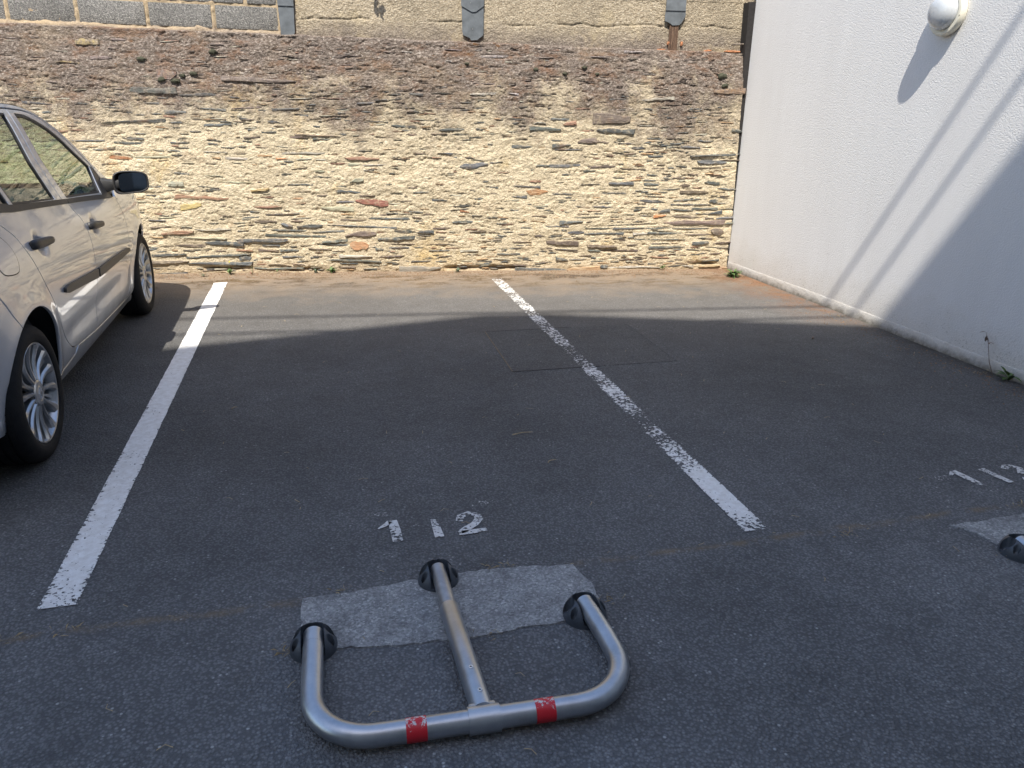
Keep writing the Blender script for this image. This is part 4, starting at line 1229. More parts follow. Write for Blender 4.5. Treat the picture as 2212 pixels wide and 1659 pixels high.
def resample(poly, step, closed=True):
    P = [np.array(q, float) for q in poly]
    out = []
    n = len(P)
    for i in range(n if closed else n - 1):
        a, b = P[i], P[(i + 1) % n]
        m = max(1, int(round(np.linalg.norm(b - a) / step)))
        for j in range(m):
            out.append(a + (b - a) * j / m)
    if not closed: out.append(P[-1])
    return out
def smooth_line(pts, n=6):
    """Catmull-Rom through points"""
    P = [np.array(q, float) for q in pts]
    out = []
    for i in range(len(P) - 1):
        p0 = P[max(i - 1, 0)]; p1 = P[i]; p2 = P[i + 1]; p3 = P[min(i + 2, len(P) - 1)]
        for j in range(n):
            t = j / n
            out.append(0.5 * ((2 * p1) + (-p0 + p2) * t + (2 * p0 - 5 * p1 + 4 * p2 - p3) * t * t + (-p0 + 3 * p1 - 3 * p2 + p3) * t ** 3))
    out.append(P[-1])
    return [tuple(q) for q in out]
def area2(P): return sum(P[i][0] * P[(i + 1) % len(P)][1] - P[(i + 1) % len(P)][0] * P[i][1] for i in range(len(P)))
def inset(P, d):
    P = [np.array(q, float) for q in P]
    sgn = 1 if area2(P) > 0 else -1
    out = []
    n = len(P)
    for i in range(n):
        e1 = P[i] - P[i - 1]; e2 = P[(i + 1) % n] - P[i]
        e1 = e1 / (np.linalg.norm(e1) + 1e-9); e2 = e2 / (np.linalg.norm(e2) + 1e-9)
        t = e1 + e2
        t = t / (np.linalg.norm(t) + 1e-9)
        out.append(P[i] + sgn * d * np.array([-t[1], t[0]]))
    return out
def inside(poly, pts):
    x, y = pts[:, 0], pts[:, 1]
    r = np.zeros(len(pts), bool)
    n = len(poly)
    for i in range(n):
        x0, y0 = poly[i]; x1, y1 = poly[(i + 1) % n]
        c = ((y0 > y) != (y1 > y)) & (x < (x1 - x0) * (y - y0) / (y1 - y0 + 1e-12) + x0)
        r ^= c
    return r
def edge_dist(poly, pts):
    P = np.array(poly); Q = np.roll(P, -1, 0)
    best = np.full(len(pts), 9.0)
    for a, b in zip(P, Q):
        ab = b - a
        t = np.clip(((pts - a) @ ab) / (ab @ ab + 1e-12), 0, 1)
        best = np.minimum(best, np.linalg.norm(pts - (a + t[:, None] * ab), axis=1))
    return best

def panel(name, poly, mat, parent, sgn=1, holes=(), gap=0.0030, step=0.024, off=0.0, rim=0.014, fn=side, fnn=side_n):
    """a body panel: a (y, z) outline filled with fine triangles on the body-side surface, edges turned in"""
    rings = [resample(inset(poly, gap), step)] + [resample(inset(hh_, -gap), step) for hh_ in holes]
    pts = []; edges = []
    for rg in rings:
        b = len(pts)
        pts += [tuple(q) for q in rg]
        edges += [(b + i, b + (i + 1) % len(rg)) for i in range(len(rg))]
    A = np.array(rings[0])
    lo, hi = A.min(0), A.max(0)
    gx, gy = np.meshgrid(np.arange(lo[0], hi[0], step), np.arange(lo[1], hi[1], step))
    g = np.stack([gx.ravel() + (np.indices(gx.shape)[0].ravel() % 2) * step / 2, gy.ravel()], 1)
    ok = inside(rings[0], g) & (edge_dist(rings[0], g) > step * 0.45)
    for rg in rings[1:]:
        ok &= ~inside(rg, g) & (edge_dist(rg, g) > step * 0.45)
    pts += [tuple(q) for q in g[ok]]
    v2, _, f2, _, _, _ = delaunay_2d_cdt([Vector(q) for q in pts], edges, [], 0, 1e-5)
    v2 = np.array([(q.x, q.y) for q in v2]); f2 = np.array([list(f) for f in f2 if len(f) == 3])
    cen = v2[f2].mean(1)
    keep = inside(rings[0], cen)
    for rg in rings[1:]:
        keep &= ~inside(rg, cen)
    f2 = f2[keep]
    x = fn(v2[:, 0], v2[:, 1]) + off
    nr = fnn(v2[:, 0], v2[:, 1])
    V = np.stack([x, v2[:, 0], v2[:, 1]], 1)
    # orientation outwards (+x)
    a = v2[f2[:, 1]] - v2[f2[:, 0]]; b = v2[f2[:, 2]] - v2[f2[:, 0]]
    flip = (a[:, 0] * b[:, 1] - a[:, 1] * b[:, 0]) < 0
    f2[flip] = f2[flip][:, ::-1]
    F = [tuple(int(t) for t in f) for f in f2]
    NR = [tuple(q) for q in nr]
    VV = [tuple(q) for q in V]
    # turned-in rim
    for rg in rings:
        R_ = np.array(rg)
        xx = fn(R_[:, 0], R_[:, 1]) + off
        n_ = fnn(R_[:, 0], R_[:, 1])
        cw = area2(rg) > 0
        b = len(VV)
        m = len(rg)
        for i in range(m):
            t = R_[(i + 1) % m] - R_[i - 1]; t = t / (np.linalg.norm(t) + 1e-9)
            o2 = np.array([t[1], -t[0]]) * (1 if cw else -1)
            if rg is not rings[0]: o2 = -o2
            nn = np.array([0.0, o2[0], o2[1]])
            p0 = np.array([xx[i], R_[i, 0], R_[i, 1]]); p1 = p0 - n_[i] * rim
            VV.append(tuple(p0)); NR.append(tuple((nn * 0.75 + n_[i] * 0.66)))
            VV.append(tuple(p1)); NR.append(tuple(nn))
        for i in range(m):
            j = (i + 1) % m
            q = (b + 2 * i, b + 2 * i + 1, b + 2 * j + 1, b + 2 * j)
            up = (cw == (rg is rings[0]))
            F.append(q if up else q[::-1])
    if sgn < 0:
        VV = [(-x_, y_, z_) for x_, y_, z_ in VV]; NR = [(-x_, y_, z_) for x_, y_, z_ in NR]; F = [f[::-1] for f in F]
    o = mesh_obj(name, VV, F, mat, parent, smooth=True)
    o.data.normals_split_custom_set_from_vertices([Vector(q).normalized() for q in NR])
    return o

# ---- materials
kcp = NT('silver_paint')
flk = kcp.noise(kcp.coord('Object'), 900.0, 1, 0.5)
dirt = kcp.noise(kcp.coord('Object'), 5.0, 6, 0.7)
zc = kcp.sep(kcp.coord('Object'))[2]
base = kcp.ramp(flk, [(0.35, (0.66, 0.68, 0.715)), (0.65, (0.75, 0.77, 0.805))])
grime = kcp.math('MULTIPLY', kcp.mrange(zc, 0.50, 0.20), kcp.ramp(dirt, [(0.35, 0.15), (0.7, 0.6)]))
base = kcp.mix(grime, base, (0.28, 0.25, 0.21))
kcp.set(Base_Color=base, Metallic=0.50, Roughness=0.33, Coat_Weight=1.0, Coat_Roughness=kcp.ramp(dirt, [(0.3, 0.02), (0.75, 0.07)]))
kcp.b.inputs['Coat IOR'].default_value = 1.75
M_CAR = kcp.m
M_TRIM = simple('black_trim', (0.035, 0.034, 0.034), 0.45, 0, 60, 0.2, 0.0006)
M_GREYTRIM = simple('grey_trim', (0.040, 0.039, 0.038), 0.45, 0, 80, 0.15, 0.0005)
M_DARK = simple('car_inner_dark', (0.006, 0.006, 0.006), 0.9)
M_CABIN = simple('cabin_cloth', (0.055, 0.055, 0.058), 0.9, 0, 90, 0.25)
M_DASH = simple('dash_plastic', (0.030, 0.032, 0.033), 0.55, 0, 90, 0.2)
def glass_mat(name, tint, refl_boost=1.0):
    k = NT(name)
    tr = k.n('BsdfTransparent'); tr.inputs[0].default_value = tint + (1,)
    gl = k.n('BsdfGlossy'); gl.inputs['Roughness'].default_value = 0.004
    lw = k.n('LayerWeight'); lw.inputs[0].default_value = 0.5
    fr = k.math('ADD', 0.05, k.math('MULTIPLY', k.math('POWER', lw.outputs['Facing'], 4.2), 0.95))
    mx = k.n('MixShader')
    k.put(mx.inputs[0], k.math('MULTIPLY', fr, refl_boost, clamp=True))
    k.t.links.new(tr.outputs[0], mx.inputs[1]); k.t.links.new(gl.outputs[0], mx.inputs[2])
    k.t.links.new(mx.outputs[0], k.out.inputs[0])
    return k.m
M_GLASS = glass_mat('tinted_glass', (0.78, 0.90, 0.80), 1.5)

# ---- outlines on the right side (y, z)
beltlo = [(0.20, 1.070), (0.37, 1.055), (0.75, 1.028), (1.12, 1.002), (1.55, 0.970), (1.93, 0.940), (2.12, 0.922)]
def blz(y): return float(np.interp(y, [q[0] for q in beltlo], [q[1] for q in beltlo]))
seamBC = smooth_line([(1.135, blz(1.135)), (1.150, 0.955), (1.195, 0.890), (1.212, 0.820), (1.218, 0.730), (1.225, 0.650), (1.230, 0.570), (1.228, 0.480), (1.222, 0.400), (1.215, 0.330), (1.205, 0.262)])
seamF = smooth_line([(2.125, 0.922), (2.110, 0.870), (2.150, 0.780), (2.165, 0.680), (2.185, 0.560), (2.215, 0.450), (2.215, 0.350), (2.180, 0.285), (2.120, 0.250), (2.03, 0.238)])
seamR = smooth_line([(0.105, 1.078), (0.140, 1.020), (0.205, 0.962), (0.225, 0.900), (0.262, 0.810), (0.312, 0.720), (0.380, 0.630), (0.430, 0.545), (0.525, 0.435), (0.620, 0.350), (0.690, 0.312), (0.760, 0.296)])
bot_r = [(0.99, 0.278), (1.205, 0.262)]
bot_f = [(1.205, 0.262), (1.60, 0.246), (2.03, 0.238)]
def arc_pts(c, a0, a1, n=22):
    return [(c[0] + c[2] * math.cos(math.radians(a0 + (a1 - a0) * i / n)), c[1] + c[2] * math.sin(math.radians(a0 + (a1 - a0) * i / n))) for i in range(n + 1)]
top_line = smooth_line([(-0.47, 1.300), (-0.34, 1.405), (-0.10, 1.460), (0.30, 1.490), (0.75, 1.502), (1.10, 1.496), (1.32, 1.468), (1.48, 1.425), (1.64, 1.362), (1.78, 1.292), (1.91, 1.212), (2.04, 1.120), (2.14, 1.060), (2.26, 1.005)])
def topz(y): return float(np.interp(y, [q[0] for q in top_line], [q[1] for q in top_line]))
hood_line = smooth_line([(2.26, 1.005), (2.45, 0.962), (2.70, 0.905), (2.95, 0.835), (3.12, 0.760), (3.18, 0.700)])
# windows
fglass = smooth_line([(1.090, 1.450), (1.24, 1.438), (1.38, 1.406), (1.52, 1.358), (1.645, 1.299), (1.755, 1.231), (1.885, 1.155)], 5) + [(1.918, 1.134), (1.914, 1.105), (1.86, 0.976), (1.175, 1.019), (1.105, 1.22)]
rglass = [(0.945, 1.452), (0.70, 1.458), (0.46, 1.444), (0.385, 1.30), (0.375, 1.18), (0.405, 1.073), (0.985, 1.032), (0.935, 1.22)]
qglass = [(0.420, 1.438), (0.24, 1.415), (0.10, 1.350), (0.13, 1.20), (0.215, 1.088), (0.362, 1.076), (0.335, 1.18), (0.347, 1.30)]
fframe = [(1.022, 1.22), (1.085, blz(1.085) + 0.012), (1.93, blz(1.93) + 0.014), (2.075, 0.945), (1.985, 1.100)] + [(1.94, 1.150)] + smooth_line([(1.91, 1.172), (1.78, 1.258), (1.66, 1.330), (1.53, 1.390), (1.40, 1.434), (1.25, 1.461), (1.022, 1.474)], 5)
rframe = [(1.078, blz(1.078) + 0.012), (1.015, 1.22), (1.015, 1.474), (0.70, 1.480), (0.42, 1.466), (0.23, 1.436), (0.075, 1.365), (0.05, 1.34), (0.075, 1.20), (0.15, 1.088)]
quarter = [(0.105, 1.078)] + [q for q in seamR[1:] if math.hypot(q[0] - RA[0], q[1] - RA[1]) > RA[2] + 0.012] 
quarter = seamR + [(0.74, 0.262), (0.60, 0.250), (0.42, 0.245)] + arc_pts(RA, -10, 118) + [(-0.17, 0.74), (-0.22, 0.80), (-0.40, 0.80), (-0.56, 0.80), (-0.585, 0.95), (-0.53, 1.16), (-0.47, 1.300)] + [q for q in top_line if q[0] > -0.46 and q[0] < 2.25] + [(2.24, 1.008)] + [(2.12, 0.945), (1.993, 1.108), (1.948, 1.158)] + [(q[0], q[1] + 0.004) for q in smooth_line([(1.91, 1.172), (1.78, 1.258), (1.66, 1.330), (1.53, 1.390), (1.40, 1.434), (1.25, 1.461), (1.022, 1.474)], 5)] + [(0.70, 1.484), (0.42, 1.470), (0.23, 1.440), (0.072, 1.368), (0.046, 1.34), (0.071, 1.20), (0.10, 1.10)]
bumper_r = [(-0.175, 0.738)] + arc_pts(RA, 118, 192)[0:] + [(-0.30, 0.235), (-0.56, 0.245), (-0.60, 0.45), (-0.60, 0.62), (-0.56, 0.798), (-0.40, 0.798), (-0.222, 0.798)]
fender = [(2.03, 0.234), (2.12, 0.246)] + seamF[::-1][2:] + [(2.135, 0.935), (2.27, 0.998)] + hood_line[2:] + [(3.16, 0.60), (3.02, 0.585)] + arc_pts(FA, 50, 188) + [(2.26, 0.230)]
bumper_f = [(3.02, 0.580), (3.16, 0.596), (3.20, 0.40), (3.17, 0.20), (3.02, 0.20)] + arc_pts(FA, -18, 49)
sill = [(0.42, 0.243), (0.60, 0.248), (0.74, 0.260), (0.80, 0.290), (0.99, 0.276), (1.205, 0.260), (1.60, 0.244), (2.03, 0.234), (2.26, 0.228), (2.30, 0.175), (1.6, 0.170), (0.8, 0.175), (0.41, 0.185)]
fdoor = [q for q in [(1.137, blz(1.137)), (1.55, 0.970), (1.93, 0.940)]] + seamF + [(1.60, 0.246)] + seamBC[::-1][:-1]
rdoor = seamBC + [(0.99, 0.278)] + seamR[::-1] + [(0.20, 1.070), (0.37, 1.055), (0.75, 1.028)]
flap = [(0.005, 0.995)] + smooth_line([(0.055, 0.985), (0.088, 0.945), (0.090, 0.895), (0.065, 0.852), (0.030, 0.836), (-0.05, 0.842), (-0.10, 0.858), (-0.118, 0.90), (-0.105, 0.96), (-0.06, 0.995)], 4)

def strip_poly(pts_top, pts_bot): return list(pts_top) + list(pts_bot)[::-1]
def capsule(name, p0, p1, h0, h1, out, mat, parent, sgn):
    """a bar standing off the body side, from (y, z) p0 to p1"""
    n = 14; m = 14
    vs = []; fs = []
    for i in range(n + 1):
        t = i / n
        y = p0[0] + (p1[0] - p0[0]) * t; z = p0[1] + (p1[1] - p0[1]) * t
        e = max(0.02, (1 - (2 * t - 1) ** 6)) ** 0.5
        hh_ = (h0 + (h1 - h0) * t) * (0.55 + 0.45 * e)
        xs = float(_prof(z)) - 0.004
        bow = out * (0.35 + 0.65 * e)
        for k in range(m):
            a = 2 * PI * k / m
            c, s = math.cos(a), math.sin(a)
            vs.append((sgn * (xs + bow * 0.5 + 0.5 * bow * np.sign(c) * abs(c) ** 0.7), y, z + hh_ * 0.5 * np.sign(s) * abs(s) ** 0.8))
    for i in range(n):
        for k in range(m):
            q = (i * m + k, i * m + (k + 1) % m, (i + 1) * m + (k + 1) % m, (i + 1) * m + k)
            fs.append(q if sgn < 0 else q[::-1])
    fs.append(tuple(range(m))); fs.append(tuple(n * m + k for k in range(m))[::-1])
    o = mesh_obj(name, vs, fs, mat, parent, smooth=True)
    return o

for sg in (1, -1):
    panel('quarter_panel', quarter, M_CAR, CAR, sg)
    panel('bumper_side', bumper_r, M_CAR, CAR, sg)
    fe = panel('fender', fender, M_CAR, CAR, sg)
    panel('bumper_side', bumper_f, M_CAR, CAR, sg)
    panel('sill', sill, M_CAR, CAR, sg)
    if sg == 1:
        fl_ = panel('fuel_flap', flap, M_CAR, CAR, sg, off=0.0015, gap=0.0)
        panel('flap_gap', [tuple(q) for q in inset(flap, -0.0045)], M_DARK, fl_, sg, off=0.0006, gap=0.0)
    fd = panel('door', fdoor, M_CAR, CAR, sg)
    panel('window_frame', fframe, M_CAR, fd, sg, holes=[fglass], off=-0.002)
    panel('window_seal', [tuple(q) for q in inset(fglass, -0.001)], M_TRIM, fd, sg, holes=[[tuple(q) for q in inset(fglass, 0.011)]], off=-0.005, gap=0.0005, step=0.012)
    panel('window_glass', [tuple(q) for q in inset(fglass, 0.004)], M_GLASS, fd, sg, off=-0.012, rim=0.0005)
    rd = panel('door', rdoor, M_CAR, CAR, sg)
    panel('window_frame', rframe, M_CAR, rd, sg, holes=[rglass, qglass], off=-0.002)
    for gp in (rglass, qglass):
        panel('window_seal', [tuple(q) for q in inset(gp, -0.001)], M_TRIM, rd, sg, holes=[[tuple(q) for q in inset(gp, 0.011)]], off=-0.005, gap=0.0005, step=0.012)
        panel('window_glass', [tuple(q) for q in inset(gp, 0.004)], M_GLASS, rd, sg, off=-0.012, rim=0.0005)
    panel('quarter_divider', [(0.445, 1.446), (0.41, 1.442), (0.335, 1.30), (0.325, 1.18), (0.352, 1.072), (0.415, 1.068), (0.388, 1.18), (0.398, 1.30)], M_TRIM, rd, sg, off=-0.004, gap=0.0, step=0.015)
    # belt mouldings
    panel('belt_moulding', strip_poly([(1.140, blz(1.14) + 0.016), (1.55, 0.988), (1.93, 0.957), (2.02, 0.950)], [(1.140, blz(1.14) - 0.008), (1.55, 0.962), (1.93, 0.932), (2.02, 0.926)]), M_TRIM, fd, sg, off=0.006, gap=0.0, step=0.012, rim=0.010)
    panel('belt_moulding', strip_poly([(0.215, 1.094), (0.40, 1.073), (0.75, 1.046), (1.132, blz(1.132) + 0.016)], [(0.185, 1.066), (0.37, 1.045), (0.75, 1.020), (1.132, blz(1.132) - 0.008)]), M_TRIM, rd, sg, off=0.006, gap=0.0, step=0.012, rim=0.010)
    # side rubbing strips
    panel('rubbing_strip', [(1.243, 0.612), (1.60, 0.604), (1.95, 0.592), (2.085, 0.585), (2.125, 0.572), (2.13, 0.556), (1.60, 0.556), (1.246, 0.562)], M_GREYTRIM, fd, sg, off=0.014, gap=0.0, step=0.014, rim=0.016)
    panel('rubbing_strip', [(0.555, 0.650), (0.62, 0.654), (0.90, 0.636), (1.213, 0.614), (1.216, 0.564), (0.90, 0.592), (0.60, 0.616), (0.552, 0.630)], M_GREYTRIM, rd, sg, off=0.014, gap=0.0, step=0.014, rim=0.016)
    # handles
    capsule('handle', (0.295, 0.904), (0.575, 0.888), 0.050, 0.034, 0.036, M_TRIM, rd, sg)
    capsule('handle', (1.250, 0.852), (1.515, 0.830), 0.048, 0.034, 0.036, M_TRIM, fd, sg)
    # sail (mirror base) panel
    panel('sail_panel', [(1.872, 0.962), (2.078, 0.945), (1.988, 1.095), (1.936, 1.128)], M_TRIM, fd, sg, off=0.003, gap=0.0, step=0.016)

# inner body shell: dark floor, arches and door inners, so that nothing shows through the seams
def shell_side(sg):
    ys = np.arange(-0.50, 3.08, 0.06)
    zs_ = np.linspace(0.19, 0.94, 10)
    vs = []; fs = []
    for y in ys:
        for z in zs_:
            vs.append((sg * (float(side(y, z)) - 0.035), y, z))
    m = len(zs_)
    for i in range(len(ys) - 1):
        yc = (ys[i] + ys[i + 1]) / 2
        for k in range(m - 1):
            zc_ = (zs_[k] + zs_[k + 1]) / 2
            if min(math.hypot(yc - RA[0], zc_ - RA[1]), math.hypot(yc - FA[0], zc_ - FA[1])) < 0.43: continue
            q = (i * m + k, (i + 1) * m + k, (i + 1) * m + k + 1, i * m + k + 1)
            fs.append(q if sg > 0 else q[::-1])
    return mesh_obj('inner_shell', vs, fs, M_DARK, CAR)
for sg in (1, -1): shell_side(sg)
def arch_liner(c, sg):
    bm = bmesh.new()
    n = 26
    a = []; b = []
    for i in range(n + 1):
        t = math.radians(-25 + 230 * i / n)
        yy, zz = c[0] + (c[2] + 0.012) * math.cos(t), c[1] + (c[2] + 0.012) * math.sin(t)
        a.append(bm.verts.new((sg * (float(side(yy, max(zz, 0.2))) - 0.013), yy, zz))); b.append(bm.verts.new((sg * 0.52, yy, zz)))
    for i in range(n):
        bm.faces.new((a[i], a[i + 1], b[i + 1], b[i]))
    bm.faces.new(b)
    bm_obj('arch_liner', bm, M_DARK, CAR, True, 50)
for c in (RA, FA):
    for sg in (1, -1): arch_liner(c, sg)
box_obj('underbody', -0.70, 0.70, -0.50, 3.1, 0.19, 0.25, M_DARK, CAR)
box_obj('firewall', -0.76, 0.76, 2.28, 2.31, 0.22, 0.93, M_DARK, CAR)

# ---- roof, screens, bonnet, ends: lofted between the two side edges
def loft(name, stations, mat, parent, nx=24, pw=2.2, off=0.0):
    """stations: (half-width edge x, edge y, edge z, centre y, centre z)"""
    vs = []; fs = []
    for (xe, ye, ze, yc, zc_) in stations:
        for k in range(nx + 1):
            a = -1 + 2 * k / nx
            w = 1 - abs(a) ** pw
            vs.append((a * xe, ye + (yc - ye) * w, ze + (zc_ - ze) * w + off))
    m = nx + 1
    for i in range(len(stations) - 1):
        for k in range(nx):
            fs.append((i * m + k, i * m + k + 1, (i + 1) * m + k + 1, (i + 1) * m + k))
    o = mesh_obj(name, vs, fs, mat, parent, smooth=True)
    bmx = bmesh.new(); bmx.from_mesh(o.data); bmesh.ops.recalc_face_normals(bmx, faces=bmx.faces); bmx.to_mesh(o.data); bmx.free()
    return o
def edge(y): return float(side(y, topz(y)))
st = []
for y in np.linspace(-0.44, 1.44, 30):
    zc_ = topz(y) + 0.034 + 0.010 * math.sin(PI * (y + 0.44) / 1.9)
    st.append((edge(y), y, topz(y), y + 0.06 * (y > 1.2) * (y - 1.2) / 0.24, zc_))
loft('roof', st, M_CAR, CAR, pw=2.6)
st = []
for i in range(13):
    t = i / 12
    y = 1.445 + (2.255 - 1.445) * t
    yc = 1.505 + (2.43 - 1.505) * t
    zc_ = 1.484 + (0.985 - 1.484) * t + 0.035 * math.sin(PI * t)
    st.append((edge(y) - 0.004, y, topz(y) - 0.002, yc, zc_))
loft('windscreen', st, M_GLASS, CAR, pw=2.2)
loft('cowl', [(edge(2.25), 2.256, topz(2.25) - 0.004, 2.43, 0.982), (0.755, 2.31, 0.985, 2.49, 0.972)], M_TRIM, CAR, pw=2.2)
def hedge(y): return float(np.interp(y, [q[0] for q in hood_line], [q[1] for q in hood_line]))
st = []
for y in np.linspace(2.275, 3.17, 16):
    t = (y - 2.275) / 0.895
    st.append((float(side(y, hedge(y))) - 0.002, y, hedge(y), 2.49 + (3.36 - 2.49) * t, 0.980 + (0.735 - 0.980) * t ** 1.3))
loft('bonnet', st, M_CAR, CAR, pw=2.8)
# nose and tail
def end_face(name, y_edge, y_mid, zlist, mat, parent, pw=2.4, off=0.0, shrink=0.0):
    st = []
    for z, dy in zlist:
        st.append((float(side(y_edge, z)) - shrink, y_edge, z, y_mid + dy, z + 0.0))
    return loft(name, st, mat, parent, pw=pw, nx=28)
end_face('nose_panel', 3.165, 3.36, [(0.755, -0.02), (0.70, 0.0), (0.60, 0.02)], M_CAR, CAR)
bf = end_face('front_bumper', 3.165, 3.39, [(0.60, -0.005), (0.50, 0.02), (0.40, 0.03), (0.30, 0.01), (0.20, -0.04)], M_CAR, CAR)
box_obj('grille', -0.42, 0.42, 3.30, 3.415, 0.33, 0.42, M_TRIM, bf, 0.01)
box_obj('number_plate', -0.26, 0.26, 3.36, 3.43, 0.46, 0.57, simple('plate_white', (0.7, 0.7, 0.68), 0.4), bf, 0.004)
for sg in (1, -1):
    vs = []; fs = []
    poly = [(3.175, 0.735), (3.02, 0.80), (2.96, 0.79), (2.98, 0.72), (3.06, 0.63), (3.15, 0.625)]
    panel('headlight', poly, glass_mat('headlight_lens' + str(sg), (0.75, 0.77, 0.8), 2.0), CAR, sg, off=0.006, gap=0.0)
    panel('tail_light', [(-0.555, 0.81), (-0.43, 0.83), (-0.40, 0.95), (-0.45, 1.14), (-0.525, 1.14), (-0.575, 0.95)], simple('red_lens' + str(sg), (0.30, 0.012, 0.012), 0.15), CAR, sg, off=0.004, gap=0.0)
tail = end_face('tailgate', -0.545, -0.66, [(0.80, 0.0), (0.95, 0.01)], M_CAR, CAR)
st = []
for z, ye, dy in ((0.95, -0.565, -0.09), (1.10, -0.535, -0.07), (1.20, -0.505, -0.06)):
    st.append((float(side(ye, z)), ye, z, ye + dy, z))
loft('tailgate', st, M_CAR, CAR)
st = []
for z, ye, dy in ((1.20, -0.503, -0.06), (1.30, -0.468, -0.06), (1.375, -0.43, -0.05), (1.43, -0.42, -0.03)):
    st.append((float(side(ye, min(z, 1.40))) - 0.01, ye, z if z < 1.4 else 1.352, ye + dy, z))
loft('rear_screen', st, M_GLASS, CAR)
end_face('rear_bumper', -0.565, -0.70, [(0.80, 0.04), (0.70, 0.0), (0.50, -0.005), (0.35, 0.02), (0.245, 0.06)], M_CAR, CAR)
box_obj('number_plate', -0.26, 0.26, -0.672, -0.655, 0.84, 0.95, simple('plate_white_rear', (0.7, 0.7, 0.68), 0.4), tail, 0.004)

# ---- mirror on each side
def make_mirror(sg):
    m = bpy.data.objects.new('wing_mirror', None)
    m.empty_display_size = 0.05
    link(m, CAR)
    cx_, cy_, cz_ = 0.945, 2.035, 1.020
    W, H, Dp = 0.103, 0.072, 0.085
    bm = bmesh.new()
    nu, nv = 44, 12
    rings = []
    def outline(t):
        a = 2 * PI * t
        c, s = math.cos(a), math.sin(a)
        pw = 0.55
        x = W * np.sign(c) * abs(c) ** pw; z = H * np.sign(s) * abs(s) ** pw
        if x > 0: z *= 1 - 0.10 * (x / W)          # outer end a touch lower
        z -= 0.012 * max(0.0, -x / W) * (1 if s < 0 else 0)
        return x, z
    for j in range(nv + 1):
        u = j / nv
        k = math.cos(u * PI / 2) ** 0.6
        yy = cy_ + Dp * math.sin(u * PI / 2) + 0.0
        ring = []
        for i in range(nu):
            x, z = outline(i / nu)
            ring.append(bm.verts.new((sg * (cx_ + x * k - 0.01 * u), yy - 0.03 * (x / W) * (1 - u) * -1, cz_ + z * k)))
        rings.append(ring)
    # bezel lip inwards, then recess
    for (k, dy) in ((0.93, -0.004), (0.88, 0.004), (0.86, 0.022)):
        ring = []
        for i in range(nu):
            x, z = outline(i / nu)
            ring.append(bm.verts.new((sg * (cx_ + x * k), cy_ + dy + 0.03 * (x / W), cz_ + z * k)))
        rings.insert(0, ring)
    for j in range(len(rings) - 1):
        for i in range(nu):
            bm.faces.new((rings[j][i], rings[j][(i + 1) % nu], rings[j + 1][(i + 1) % nu], rings[j + 1][i]))
    bm.faces.new(rings[-1])
    bm_obj('mirror_shell', bm, M_TRIM, m, True, 60)
    bm = bmesh.new()
    gl = []
    for i in range(nu):
        x, z = outline(i / nu)
        gl.append(bm.verts.new((sg * (cx_ + 0.012 + x * 0.80), cy_ + 0.014 + 0.03 * (x / W), cz_ + z * 0.82)))
    bm.faces.new(gl)
    bm_obj('mirror_glass', bm, simple('mirror_glass' + str(sg), (0.24, 0.26, 0.28), 0.03, 1.0, 300, 0.02), m)
    # arm
    bm = bmesh.new()
    secs = []
    for (x, z0, z1, y0, y1) in ((0.775, 0.955, 1.050, 1.985, 2.075), (0.800, 0.960, 1.042, 1.99, 2.07), (0.850, 0.975, 1.034, 2.01, 2.075), (0.900, 0.985, 1.045, 2.03, 2.085)):
        r = 0.010
        ring = []
        for (dy, dz) in ((y0 + r, z0), (y1 - r, z0), (y1, z0 + r), (y1, z1 - r), (y1 - r, z1), (y0 + r, z1), (y0, z1 - r), (y0, z0 + r)):
            ring.append(bm.verts.new((sg * x, dy, dz)))
        secs.append(ring)
    for j in range(3):
        for i in range(8):
            bm.faces.new((secs[j][i], secs[j][(i + 1) % 8], secs[j + 1][(i + 1) % 8], secs[j + 1][i]))
    bm.faces.new(secs[0]); bm.faces.new(secs[-1])
    bm_obj('mirror_arm', bm, M_GREYTRIM, m, True, 50)
    return m
for sg in (1, -1): make_mirror(sg)

